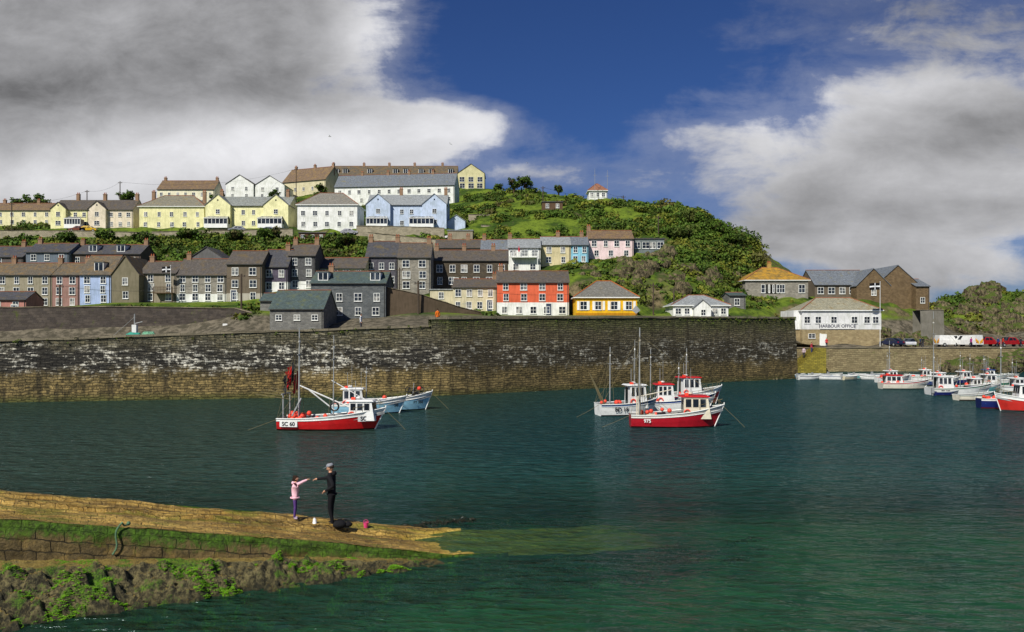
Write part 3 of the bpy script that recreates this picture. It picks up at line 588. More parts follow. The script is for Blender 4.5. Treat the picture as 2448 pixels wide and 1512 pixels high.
# ------------------------------------------------------------------ water
m_wa,T,out=newmat('harbour_water'); g=T.n('ShaderNodeNewGeometry').outputs['Position']; sx=T.n('ShaderNodeSeparateXYZ',{0:g})
w1=T.noise(T.mapv(g,(.55,1.25,1),rot=(0,0,.35)),1.2,2,.5,.3); w2=T.noise(T.mapv(g,(1.3,3.4,1),(5,3,0),rot=(0,0,.28)),1.15,3,.6,.5); w4=T.noise(T.mapv(g,(.35,.8,1),(1,3,0),rot=(0,0,-.2)),.8,2,.5)
wind=T.ss(T.noise(T.mapv(g,(.6,.25,1)),.07,3,.5),.35,.65,.7,1.0)
hgt=T.m('ADD',T.m('MULTIPLY',w1,1.0),T.m('ADD',T.m('MULTIPLY',w2,.62),T.m('MULTIPLY',w4,1.0)))
bn=T.n('ShaderNodeBump',{'Strength':wind,'Distance':.48,'Height':hgt}).outputs[0]
pn=T.noise(g,.07,3,.5); pn2=T.noise(T.mapv(g,(1,.45,1)),.06,4,.6)
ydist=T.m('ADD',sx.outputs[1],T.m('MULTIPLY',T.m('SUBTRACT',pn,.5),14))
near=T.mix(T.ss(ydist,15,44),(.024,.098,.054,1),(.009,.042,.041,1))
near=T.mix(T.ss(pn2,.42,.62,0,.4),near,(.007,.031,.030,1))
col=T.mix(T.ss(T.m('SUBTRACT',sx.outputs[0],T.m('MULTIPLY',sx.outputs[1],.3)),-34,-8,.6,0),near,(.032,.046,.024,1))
col=T.mix(T.ss(w2,.48,.68,0,.42),col,T.mix(.5,col,(.085,.17,.16,1))); col=T.mix(T.ss(w2,.50,.34,0,.5),col,T.mix(.55,col,(.0,.005,.006,1)))  # ripple shading painted into the colour: crests lightened like sky reflection, troughs darkened
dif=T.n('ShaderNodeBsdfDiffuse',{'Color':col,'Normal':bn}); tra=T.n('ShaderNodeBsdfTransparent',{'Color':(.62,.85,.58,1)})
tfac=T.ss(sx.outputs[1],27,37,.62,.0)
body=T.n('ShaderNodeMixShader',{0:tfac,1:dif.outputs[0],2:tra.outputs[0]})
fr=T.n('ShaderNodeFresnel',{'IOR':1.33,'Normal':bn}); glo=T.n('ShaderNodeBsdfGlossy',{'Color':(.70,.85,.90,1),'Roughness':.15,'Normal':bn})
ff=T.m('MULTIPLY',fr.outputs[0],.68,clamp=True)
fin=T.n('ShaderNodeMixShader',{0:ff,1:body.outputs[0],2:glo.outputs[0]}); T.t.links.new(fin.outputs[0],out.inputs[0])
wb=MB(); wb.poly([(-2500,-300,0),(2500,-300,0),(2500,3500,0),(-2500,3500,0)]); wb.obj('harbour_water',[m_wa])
m_sb,T,out=newmat('seabed_sand_and_weed'); g=T.n('ShaderNodeNewGeometry').outputs['Position']
sd=T.mix(T.noise(g,1.5,5,.6),C(40,84,56),C(66,112,76)); wdm=T.ss(T.noise(g,.28,5,.6),.46,.66,0,.8); finish(T,out,T.mix(wdm,sd,C(22,44,34)),.9)
SD=Vector((.925,.38)).normalized(); SN=Vector((-SD.y,SD.x)); S0=Vector((-1.6,22.5))
def sz(s):
    if s<-4: return .8+(-s-4)*.17
    if s<0: return -s*.2
    return -s*.03-.04*min(1,s)
def sp_(s,t): p=S0+SD*s+SN*t; return p.x,p.y
def bedz(x,y):
    dx=x-S0.x; dy=y-S0.y; s=dx*SD.x+dy*SD.y; t=dx*SN.x+dy*SN.y
    d=np.where(t<0,-t,np.maximum(t-3,0)); return -np.minimum(.70+np.maximum(s,0)*.03+d*.14,4.0)-.15*np.sin(x*1.3)*np.sin(y*1.7)
grid('seabed',np.arange(-60,80,.8),np.arange(-20,100,.8),bedz,[m_sb])
m_s,T,out=newmat('slipway_cobbles'); uv=T.n('ShaderNodeUVMap').outputs[0]; g=T.n('ShaderNodeNewGeometry').outputs['Position']
nzc=T.n('ShaderNodeTexNoise',{'Vector':g,'Scale':2.4,'Detail':4}).outputs['Color']
v=T.n('ShaderNodeVectorMath',{0:uv,1:T.n('ShaderNodeVectorMath',{0:nzc,'Scale':.22},operation='SCALE').outputs[0]},operation='ADD').outputs[0]
br=T.n('ShaderNodeTexBrick',{'Vector':v,'Color1':(1.15,1.15,1.15,1),'Color2':(.62,.62,.62,1),'Mortar':(.25,.23,.16,1),'Scale':1.0,'Mortar Size':.014,'Mortar Smooth':.6,'Brick Width':.30,'Row Height':.16})
n1=T.noise(g,.8,6,.65); n2=T.noise(g,5,5,.7); n3=T.noise(g,22,4,.7); ns_=T.noise(T.mapv(uv,(.28,3.6,1)),1.2,7,.72); zc=T.n('ShaderNodeSeparateXYZ',{0:g}).outputs[2]
c=T.mix(T.ss(n1,.38,.62),C(150,116,44),C(208,170,86)); c=T.mix(T.ss(n2,.48,.66,0,.65),c,C(94,72,30)); c=T.mix(T.ss(ns_,.48,.60,0,.75),c,C(76,58,28))
c=T.mix(T.ss(T.noise(T.mapv(uv,(.5,2,1),(9,2,0)),.9,6,.7),.50,.62,0,.75),c,C(118,120,28))
c=T.mix(T.ss(n3,.52,.7,0,.55),c,C(226,200,130)); c=T.mix(.5,c,br.outputs[0],'MULTIPLY')
c=T.mix(T.ss(T.m('ADD',zc,T.m('MULTIPLY',n2,.2)),.02,.3,.55,0),c,C(200,176,64))
dep=T.ss(T.m('ADD',zc,T.m('MULTIPLY',T.m('SUBTRACT',T.noise(g,.9,5,.65),.5),.36)),-.58,-.14,1,0); c=T.mix(dep,c,C(42,82,54))  # light lost through the water painted into the slip colour, greener with depth
hh=T.m('ADD',T.m('MULTIPLY',br.outputs[1],-1.0),T.m('ADD',n2,T.m('MULTIPLY',n3,.5)))
finish(T,out,c,.6,hh,1.0,.07,.4)
def slip():
    ss=np.arange(-24,10.6,.09); ts=np.concatenate([np.arange(0,.34,.085),np.arange(.34,3.14,.07)])
    V=[];n=len(ts)
    for s in ss:
        for t in ts:
            x,y=sp_(s,t); z=sz(s)
            if t<.33: z+=.05
            elif t<1.75: z-=.02*math.sin(t*2)
            elif t<2.25: z-=.09
            elif t<2.7: z+=.02
            else: z+=.10
            if abs(t-.36)<.05 or abs(t-1.75)<.04 or abs(t-2.7)<.04: z-=.05
            z+=.05*mnoise.noise(Vector((s*1.1,t*2.5,0)))+.03*mnoise.noise(Vector((s*5,t*6,3)))
            z-=.10*max(0,mnoise.noise(Vector((s*.6,t*.9,8))))
            if s>.3: z-=min(1,(s-.3)/1.5)*.07
            if s>1: z-=.07*abs(t-1.5)**2*min(1,(s-1)/3)
            if s>6.5: z-=(s-6.5)*.13
            V.append((x,y,z))
    i=np.arange(len(ss)*n).reshape(len(ss),n); Q=np.stack([i[:-1,:-1],i[1:,:-1],i[1:,1:],i[:-1,1:]],-1).reshape(-1,4)
    o=mesh_np('slipway',V,Q,[m_s],True); uvl=o.data.uv_layers.new(name='UVMap')
    S=np.repeat(ss,n); Tt=np.tile(ts,len(ss)); uvl.data.foreach_set('uv',np.stack([S[Q.ravel()],Tt[Q.ravel()]],1).ravel().astype(np.float32)); return o
slip_o=slip()
m_sw,T,out=newmat('slip_side_blocks'); uv=T.n('ShaderNodeUVMap').outputs[0]; g=T.n('ShaderNodeNewGeometry').outputs['Position']
vd=T.n('ShaderNodeVectorMath',{0:uv,1:T.n('ShaderNodeVectorMath',{0:T.n('ShaderNodeTexNoise',{'Vector':g,'Scale':2.2}).outputs['Color'],'Scale':.16},operation='SCALE').outputs[0]},operation='ADD').outputs[0]
br=T.n('ShaderNodeTexBrick',{'Vector':vd,'Color1':C(126,106,64),'Color2':C(88,74,46),'Mortar':C(50,43,27),'Scale':1.0,'Mortar Size':.014,'Mortar Smooth':.6,'Brick Width':.6,'Row Height':.26})
n1=T.noise(g,1.3,6,.7); n2=T.noise(g,9,5,.75); n3=T.noise(T.mapv(uv,(3,.6,1)),1.5,5,.7); vv=T.n('ShaderNodeSeparateXYZ',{0:uv}).outputs[1]
c=T.mix(T.ss(n2,.4,.62,0,.6),br.outputs[0],C(54,46,28)); c=T.mix(T.ss(n1,.5,.62,0,.5),c,C(150,122,62))
c=T.mix(T.ss(T.m('ADD',T.m('MULTIPLY',vv,-.9),T.m('MULTIPLY',T.m('ADD',n1,T.m('ADD',T.m('MULTIPLY',n2,.3),T.m('MULTIPLY',n3,.5))),1.0)),.45,.72,0,.9),c,T.mix(T.ss(n2,.35,.65),C(34,60,8),C(84,122,24)))
finish(T,out,c,.75,T.m('ADD',T.m('MULTIPLY',br.outputs[1],-.8),T.m('MULTIPLY',n2,.8)),1.0,.09,.3)
def wh(s): return .12+.075*max(0,-s)
def baseh(s): return sz(s)+.05-wh(s)
sv=[];suv=[]; ss=np.arange(-24,1.5,.06); lv=12
for s in ss:
    top=sz(s)+.05+.03*mnoise.noise(Vector((s*1.1,0,0))); b=baseh(s)-.3
    for k in range(lv+1):
        f=k/lv; z=top+(b-top)*f; off=.0-.05*f+.07*mnoise.noise(Vector((s*2,z*3,1)))+.03*mnoise.noise(Vector((s*7,z*8,1)))
        if k==0: off=0.02
        x,y=sp_(s,off); sv.append((x,y,z)); suv.append((s,top-z))
n=lv+1; i=np.arange(len(ss)*n).reshape(len(ss),n); Q=np.stack([i[:-1,:-1],i[:-1,1:],i[1:,1:],i[1:,:-1]],-1).reshape(-1,4)
o=mesh_np('side_wall',sv,Q,[m_sw],True); ul=o.data.uv_layers.new(name='UVMap'); suv=np.array(suv); ul.data.foreach_set('uv',suv[Q.ravel()].ravel().astype(np.float32)); o.parent=slip_o
sv=[]; ss=np.arange(-24,1.5,.3)
for s in ss:
    for z in (sz(s)+.07,-1.2): x,y=sp_(s,3.1); sv.append((x,y,z))
i=np.arange(len(ss)*2).reshape(len(ss),2); Q=np.stack([i[:-1,0],i[1:,0],i[1:,1],i[:-1,1]],-1); o=mesh_np('back_wall',sv,Q,[m_sw],True); o.data.uv_layers.new(name='UVMap'); o.parent=slip_o
m_r,T,out=newmat('tidal_rock'); g=T.n('ShaderNodeNewGeometry').outputs['Position']
n1=T.noise(g,1.4,7,.7); n2=T.noise(g,7,7,.78); n3=T.noise(g,26,5,.7); zc=T.n('ShaderNodeSeparateXYZ',{0:g}).outputs[2]; nzr=T.n('ShaderNodeSeparateXYZ',{0:T.n('ShaderNodeNewGeometry').outputs['Normal']}).outputs[2]
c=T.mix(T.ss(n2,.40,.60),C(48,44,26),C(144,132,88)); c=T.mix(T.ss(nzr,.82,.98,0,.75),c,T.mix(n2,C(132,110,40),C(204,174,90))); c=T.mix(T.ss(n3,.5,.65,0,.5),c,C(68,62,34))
c=T.mix(T.ss(T.m('ADD',zc,T.m('MULTIPLY',n1,.3)),.05,.42,.9,0),c,C(34,36,18))
c=T.mix(T.ss(T.m('ADD',n1,T.m('MULTIPLY',n2,.35)),.69,.79,0,.9),c,T.mix(T.ss(n3,.4,.6),C(48,86,10),C(110,156,26))); finish(T,out,c,.65,T.m('ADD',T.m('ADD',n2,n1),T.m('MULTIPLY',n3,.4)),1.0,.16,.4)
def apron_w(s): return np.interp(s,[-24,-11.5,-8,-5,-3,-1,1.5],[2.6,1.75,1.35,1.1,.95,.7,.1])
sa=np.arange(-24,1.6,.04); qs=np.linspace(0,1.5,70); V=[]
def apz(s,q):
    b=max(baseh(s),-.05)
    prof=1-.12*q/.4 if q<.4 else .88*(1-((q-.4)/.6)) if q<1 else 0
    z=b*prof if q<1 else -(q-1)*1.3
    w=apron_w(s)*q; rough=min(1,max(0,(q-.22)/.15))*min(1,b/.35+.15)
    P=Vector((s*1.3,w*1.6,0)); z+=rough*(.36*mnoise.noise(P)+.22*mnoise.noise(P*2.7)+.13*mnoise.noise(P*6)+.06*mnoise.noise(P*14))+.03*mnoise.noise(P*4)+.015*mnoise.noise(P*12)
    cel=mnoise.voronoi(Vector((s*1.6,w*2.2,2)))[0]; z+=rough*(.22-.46*min(cel[0],.6))
    cel=mnoise.voronoi(Vector((s*4.2,w*5.0,7)))[0]; z+=rough*(.07-.2*min(cel[0],.5))
    return z
for s in sa:
    for q in qs:
        x,y=sp_(s,-.03-apron_w(s)*q); V.append((x,y,apz(s,q)))
n=len(qs); i=np.arange(len(sa)*n).reshape(len(sa),n); Q=np.stack([i[:-1,:-1],i[:-1,1:],i[1:,1:],i[1:,:-1]],-1).reshape(-1,4)
mesh_np('foreshore_rocks',V,Q,[m_r],True)
m_g,T,out=newmat('green_weed'); at_=T.n('ShaderNodeAttribute',attribute_name='tint'); sp2=T.n('ShaderNodeSeparateColor',{0:at_.outputs['Color']})
finish(T,out,T.mix(sp2.outputs[0],C(46,92,6),C(118,170,24)),.5,None,spec=.3)
cs=[];rs=[]
for k in range(20000):
    s=random.uniform(-17,-1.2); q=random.random()**.8*1.0+.02; w=q*apron_w(s)
    nv=mnoise.noise(Vector((s*.8,w*1.5,5)))+.5*mnoise.noise(Vector((s*2.6,w*4.5,5)))
    if nv<(.09 if q>.3 else .36): continue
    x,y=sp_(s,-.03-w); z=apz(s,q)
    if z<0.02: continue
    cs.append((x,y,z-.004)); rs.append(random.uniform(.02,.06))
leaves('green_seaweed',cs,rs,3500,.016,mat=m_g,flat=.12,lay=1.4,asp=.3,mn=14)
m_k,T,out=newmat('dark_kelp'); finish(T,out,C(34,34,20),.5,None,spec=.3)
cs=[];rs=[]
for k in range(420):
    s=random.uniform(-2.5,6); t=3.35+abs(random.gauss(0,.55))
    if mnoise.noise(Vector((s*.9,t*1.5,1)))<-.1: continue
    x,y=sp_(s,t); cs.append((x,y,-.10+random.uniform(-.1,.08)-.04*max(s,0)-.1*(t-3.3))); rs.append(random.uniform(.12,.3))
for k in range(620):
    s=random.gauss(3.6,2.6); t=-.35-abs(random.gauss(0,.8))
    if mnoise.noise(Vector((s*.7,t*1.2,4)))<-.15: continue
    x,y=sp_(s,t); cs.append((x,y,-.36+random.uniform(-.08,.08)+.10*t)); rs.append(random.uniform(.12,.34))
for (s,t,w) in ((-1.2,3.6,1.0),(-9,3.7,1.4),(-.2,3.7,.8),(1.2,3.9,1.0)):
    for k in range(40): x,y=sp_(s+random.gauss(0,w*.5),t+random.gauss(0,.18)); cs.append((x,y,(0.03 if s>-5 else 1.15)+random.uniform(-.1,.05))); rs.append(random.uniform(.06,.16))
leaves('kelp_bed',cs,rs,420,.04,mat=m_k,flat=.3,lay=1.0,asp=.4)
rk=MB()
for (s,t,r) in ((-1.2,3.6,.5),(-9,3.8,.9),(-8.2,3.9,.7),(-.2,3.7,.35),(-10,4,.8)):
    x,y=sp_(s,t); rk.ball((x,y,-.28 if s>-5 else .45),(r*1.3,r*.7,r*.6 if s>-5 else r*.85),0,16,12,lambda d:d*(1+.3*mnoise.noise(d*2.3+Vector((s,t,0)))))
rk.obj('weedy_rocks',[m_r],smooth=True)
rope=MB(); pts=[]
for k in range(24):
    f=k/23; s=-8.35-.35*f+.06*math.sin(f*9); t=.32-.42*min(1,f*2.2); z=sz(s)+.09 if t>0 else sz(s)+.06-(f-.45)*1.2
    x,y=sp_(s,min(t,.3) if t>0 else -.09); pts.append((x,y,z))
rope.tube(pts,.022,0,6); rope.ball(pts[0],.05,0); rope.obj('mooring_rope',[cloth(C(90,120,90))])
# ------------------------------------------------------------------ people
SKIN=plaster(C(196,146,118),'skin',.1)
def seg_d(p,a,b):
    ab=b-a; t=max(0,min(1,(p-a).dot(ab)/max(ab.length_squared,1e-9))); return (p-(a+ab*t)).length
def person_mesh(name,Hh,arms,legs=None,puffy=1.0,hair='short',cap=False,hood=False,lean=0.0,head_pitch=0.0,slim=1.0):
    V=[];R=[];E=[];L=[]
    def add(p,r,par=None,lab=0):
        V.append(Vector(p)); R.append(r)
        if par is not None: E.append((par,len(V)-1)); L.append(lab)
        return len(V)-1
    pu=puffy
    pel=add((0,0,.525),.068*pu,None); wa=add((lean*.3,0,.60),.068*pu,pel,0); ch=add((lean*.7,0,.71),.078*pu,wa,0); uc=add((lean,0,.785),.058*pu,ch,0)
    nk=add((lean+.008,0,.85),.031,uc,0); hd=add((lean+.014,0,.885),.033,nk,2)
    legs=legs or {1:((.012,.05,.28),(-.012,.052,.055)),-1:((.012,-.05,.28),(-.005,-.055,.055))}
    for sd in (1,-1):
        hp=add((0,.048*sd,.485),.056*slim,pel,1 if pu<=1.05 else 0); kn=add(legs[sd][0],.040*slim,hp,1); ak=add(legs[sd][1],.027,kn,1)
        a=legs[sd][1]; hl=add((a[0]+.005,a[1],a[2]-.03),.025,ak,3); add((a[0]+.075,a[1]+.01*sd,max(.018,a[2]-.037)),.02,hl,3)
        sh=add((lean,.098*sd*(1+.04*(pu-1)),.792),.042*pu**.5,uc,0); el=add(arms[sd][0],.033*pu**.7,sh,0); wr=add(arms[sd][1],.022*pu**.5,el,0)
        d=(Vector(arms[sd][1])-Vector(arms[sd][0])).normalized(); add(Vector(arms[sd][1])+d*.028,.018,wr,2)
    me=bpy.data.meshes.new('sk'); me.from_pydata([v*Hh for v in V],E,[]); ob=bpy.data.objects.new('sk',me); scene.collection.objects.link(ob)
    ob.modifiers.new('S','SKIN')
    for k,sv_ in enumerate(me.skin_vertices[0].data): sv_.radius=(R[k]*Hh,R[k]*Hh); sv_.use_root=(k==0)
    sb_=ob.modifiers.new('U','SUBSURF'); sb_.levels=2; sb_.render_levels=2
    bpy.context.view_layer.update(); dg=bpy.context.evaluated_depsgraph_get(); me2=bpy.data.meshes.new_from_object(ob.evaluated_get(dg))
    mb=MB(); mb.v=[tuple(v.co) for v in me2.vertices]
    for p in me2.polygons:
        mb.f.append(tuple(p.vertices)); c=Vector(p.center)/Hh; best=min(range(len(E)),key=lambda k:seg_d(c,V[E[k][0]],V[E[k][1]])-.6*min(R[E[k][0]],R[E[k][1]])); mb.m.append(L[best])
    bpy.data.objects.remove(ob)
    for sd in (1,-1):
        w=Vector(arms[sd][1]); d=(w-Vector(arms[sd][0])).normalized(); side=d.cross(Vector((0,0,1)))
        if side.length<.1: side=Vector((1,0,0))
        side.normalize(); nrm=side.cross(d).normalized()
        if abs(d.z)>.75: side,nrm=Vector((1,0,0)),Vector((0,-sd,0))
        pc=w+d*.03; mb.tube([(w+d*.005)*Hh,(pc)*Hh,(w+d*.05)*Hh],[.014*Hh,.019*Hh,.016*Hh],2,8)
        for k,(o_,ln) in enumerate(((-.0135,.036),(-.0045,.042),(.0045,.040),(.0135,.031))):
            b=w+d*.048+side*o_; q1=b+d*ln*.45-nrm*.002; q2=q1+(d*.8-nrm*.6).normalized()*ln*.32; q3=q2+(d*.45-nrm*.9).normalized()*ln*.26
            mb.tube([b*Hh,q1*Hh,q2*Hh,q3*Hh],[.0050*Hh,.0046*Hh,.0042*Hh,.0030*Hh],2,6)
        b=w+d*.018-side*.016; mb.tube([b*Hh,(b+d*.016-side*.012)*Hh,(b+d*.034-side*.014-nrm*.006)*Hh],[.0065*Hh,.0055*Hh,.0036*Hh],2,6)
    hb=MB()
    def hf(d):
        q=Vector(d)
        if q.z<0: q.y*=1+.28*q.z; q.x*=1+.12*q.z
        if q.x<0: q.x*=1.08
        return q
    hb.ball((0,0,0),(.054*Hh,.044*Hh,.068*Hh),2,20,14,hf)
    hb.tube([(.048*Hh,0,.008*Hh),(.062*Hh,0,-.012*Hh),(.05*Hh,0,-.018*Hh)],[.005*Hh,.009*Hh,.006*Hh],2,6)
    for sd in (1,-1):
        hb.ball((-.002*Hh,.045*Hh*sd,-.004*Hh),(.012*Hh,.005*Hh,.017*Hh),2,8,6)
        hb.ball((.046*Hh,.017*Hh*sd,.006*Hh),(.007*Hh,.008*Hh,.005*Hh),7,8,6); hb.ball((.051*Hh,.017*Hh*sd,.006*Hh),(.003*Hh,.0035*Hh,.0035*Hh),6,6,5)
        hb.box(.046*Hh,.052*Hh,.009*Hh*sd-.006*Hh,.017*Hh*sd+.006*Hh,.016*Hh,.019*Hh,4)
    hb.ball((.044*Hh,0,-.034*Hh),(.006*Hh,.014*Hh,.003*Hh),8,8,5)
    hr=1.10
    def hairf(d):
        q=hf(d)
        if q.z<(.25 if d.x>.3 else -.35 if hair=='short' else -.8): q=q*.84
        return q
    hb.ball((-.004*Hh,0,.004*Hh),(.054*hr*Hh,.045*hr*Hh,.069*hr*Hh),4,22,16,hairf)
    if hair=='bun': hb.ball((-.045*Hh,0,.062*Hh),(.028*Hh,.028*Hh,.026*Hh),4,10,8); hb.tube([(-.05*Hh,0,.03*Hh),(-.075*Hh,0,-.01*Hh),(-.07*Hh,0,-.07*Hh)],[.024*Hh,.024*Hh,.008*Hh],4,8)
    if cap:
        hb.ball((-.003*Hh,0,.03*Hh),(.062*Hh,.052*Hh,.047*Hh),5,18,10,lambda d:Vector((d.x,d.y,max(d.z,-.15))))
        hb.hexa([(.04*Hh,-.035*Hh,.022*Hh),(.105*Hh,-.022*Hh,.014*Hh),(.105*Hh,.022*Hh,.014*Hh),(.04*Hh,.035*Hh,.022*Hh),(.04*Hh,-.035*Hh,.030*Hh),(.105*Hh,-.022*Hh,.019*Hh),(.105*Hh,.022*Hh,.019*Hh),(.04*Hh,.035*Hh,.030*Hh)],5)
    ca,sa_=math.cos(head_pitch),math.sin(head_pitch); off=len(mb.v)
    for (x,y,z_) in hb.v: mb.v.append((x*ca+z_*sa_+(lean+.018)*Hh,y,-x*sa_+z_*ca+.926*Hh))
    mb.f+=[tuple(i+off for i in f) for f in hb.f]; mb.m+=hb.m
    if hood:
        mb.ball(((lean-.05)*Hh,0,.832*Hh),(.04*Hh,.062*Hh,.038*Hh),0,14,10,lambda d:d*(1+.15*mnoise.noise(d*3)))
        mb.tube([((lean-.03)*Hh,.055*Hh,.83*Hh),((lean+.03)*Hh,.04*Hh,.825*Hh),((lean+.045)*Hh,0,.815*Hh),((lean+.03)*Hh,-.04*Hh,.825*Hh),((lean-.03)*Hh,-.055*Hh,.83*Hh)],[.018*Hh]*5,0,8)
    wd_=.076*pu if puffy>1.05 else .072
    mb.tube([((wd_*math.cos(a))*Hh,(wd_*1.05*math.sin(a))*Hh,.495*Hh) for a in np.linspace(0,2*math.pi,17)],.016*Hh,0,8)
    return mb
def mats_p(top,tro,hair_,cap_,shoe=C(24,24,26)): return [cloth(top,'jacket_cloth'),cloth(tro,'trouser_cloth'),SKIN,cloth(shoe,'shoe_leather'),cloth(hair_,'hair'),cloth(cap_,'cap_cloth'),paint(C(20,14,10),'iris'),paint(C(230,228,222),'eye_white'),plaster(C(150,80,74),'lips')]
man=person_mesh('man',1.82,{1:((-.075,.145,.65),(.055,.125,.575)),-1:((.13,-.115,.735),(.262,-.075,.722))},hood=True,cap=True,lean=.012,head_pitch=.28,legs={1:((.016,.055,.28),(-.03,.058,.055)),-1:((.02,-.045,.28),(.02,-.05,.055))})
x,y=sp_(-3.02,2.55); man_o=man.obj('man_in_black_hoodie',mats_p(C(26,26,29),C(20,20,23),C(60,48,40),C(140,142,148)),None,True,(x,y,sz(-3.02)+.02),math.pi-.1)
girl=person_mesh('girl',1.27,{-1:((.125,-.10,.835),(.265,-.045,.895)),1:((.12,.10,.82),(.262,.035,.885))},hair='bun',puffy=1.26,lean=.01,head_pitch=-.12,hood=True,slim=.85)
x,y=sp_(-4.08,2.62); girl.obj('girl_in_pink_jacket',mats_p(C(248,190,200),C(84,58,120),C(48,34,26),C(200,150,150),C(190,170,190)),None,True,(x,y,sz(-4.08)+.05),.12)
std=person_mesh('p',1.74,{1:((-.02,.135,.64),(.03,.14,.5)),-1:((-.02,-.135,.64),(.03,-.14,.5))})
std_src=std.obj('person_src',mats_p(C(60,60,80),C(40,44,60),C(50,40,30),C(90,90,90)),None,True)
wlk=person_mesh('p',1.74,{1:((-.06,.13,.65),(-.05,.13,.52)),-1:((.03,-.13,.64),(.11,-.12,.54))},legs={1:((.06,.05,.29),(.09,.05,.06)),-1:((.0,-.05,.28),(-.12,-.05,.09))})
wlk_src=wlk.obj('person_src2',mats_p(C(60,60,80),C(40,44,60),C(50,40,30),C(90,90,90)),None,True)
def person_at(src,x,y,z,rot,top,tro,hair_=C(50,38,28),name='pedestrian'):
    o=bpy.data.objects.new(name,src.data); scene.collection.objects.link(o); o.location=(x,y,z); o.rotation_euler[2]=rot
    for k,c in ((0,top),(1,tro),(4,hair_)): o.material_slots[k].link='OBJECT'; o.material_slots[k].material=cloth(c,'clothing')
for (u,Y,rot,a,b,w) in [(1976,139,-1.5,C(200,60,60),C(40,44,66),0),(2150,141,0,C(160,40,50),C(50,50,60),1),(2200,137.5,2,C(50,60,80),C(36,40,50),1),(2206,138,1,C(30,34,40),C(60,60,70),0),(2322,137,-1.5,C(150,50,120),C(40,40,60),1),(2330,137.6,0,C(60,120,140),C(30,34,50),0),
    (2386,137,3,C(40,60,120),C(30,34,50),1),(2398,137.5,0,C(190,60,40),C(60,60,70),0),(2440,138,0,C(50,50,60),C(40,40,50),1),(2246,146,1,C(60,140,150),C(40,44,60),0),(2262,147,2,C(30,40,70),C(40,44,60),1),(2238,147,2,C(40,110,130),C(30,34,50),0)]:
    x=(u-CU)*Y/F; person_at(wlk_src if w else std_src,x,Y,h1(x,Y),rot,a,b)
person_at(std_src,48.3,128.4,3.2,-1,C(170,60,70),C(60,70,110)); person_at(std_src,47.2,128.8,2.4,-2,C(200,180,190),C(50,50,60))
x=(1046-CU)*86/F; person_at(std_src,x,86,max(h1(x,86),7.0),2,C(220,110,30),C(220,110,30)); x=(868-CU)*84/F; person_at(std_src,x,82.8,h1(x,82.8),0,C(230,230,230),C(60,60,70))
bpy.data.objects.remove(std_src); bpy.data.objects.remove(wlk_src)
bx,by=sp_(-2.85,2.2); bg=MB(); bg.ball((0,0,.09),(.20,.14,.12),0,16,10,lambda d:d*(1+.18*mnoise.noise(d*3))); bg.tube([(-.13,0,.15),(-.05,0,.24),(.06,0,.24),(.13,0,.15)],.015,0,6); bg.ball((.24,.02,.07),(.14,.11,.08),0,12,8,lambda d:d*(1+.2*mnoise.noise(d*3+Vector((4,0,0))))); bg.obj('black_rucksack',[cloth(C(26,26,28))],None,True,(bx,by,sz(-2.85)+.02),.3)
bx,by=sp_(-2.0,2.55); bk=MB(); bk.tube([(0,0,0),(0,0,.02),(0,0,.2),(0,0,.215)],[.075,.085,.11,.115],0,16); bk.tube([(0.11*math.cos(a),0,.2+.12*math.sin(a)) for a in np.linspace(0,math.pi,10)],.007,0,5); bk.tube([(.02,.03,.1),(.05,.02,.3)],.012,1,6); ob_=bk.obj('pink_bucket',[paint(C(230,70,130)),paint(C(200,40,60))],None,True,(bx,by,sz(-2.0)+.03)); ob_.scale=(.75,.75,.75)
bx,by=sp_(-3.55,2.4); cb=MB(); cb.tube([(0,0,0),(.01,0,.08),(0,0,.14),(0,0,.17)],[.06,.055,.04,.015],0,10); cb.obj('white_carrier_bag',[cloth(C(235,235,235))],None,True,(bx,by,sz(-3.55)+.02))
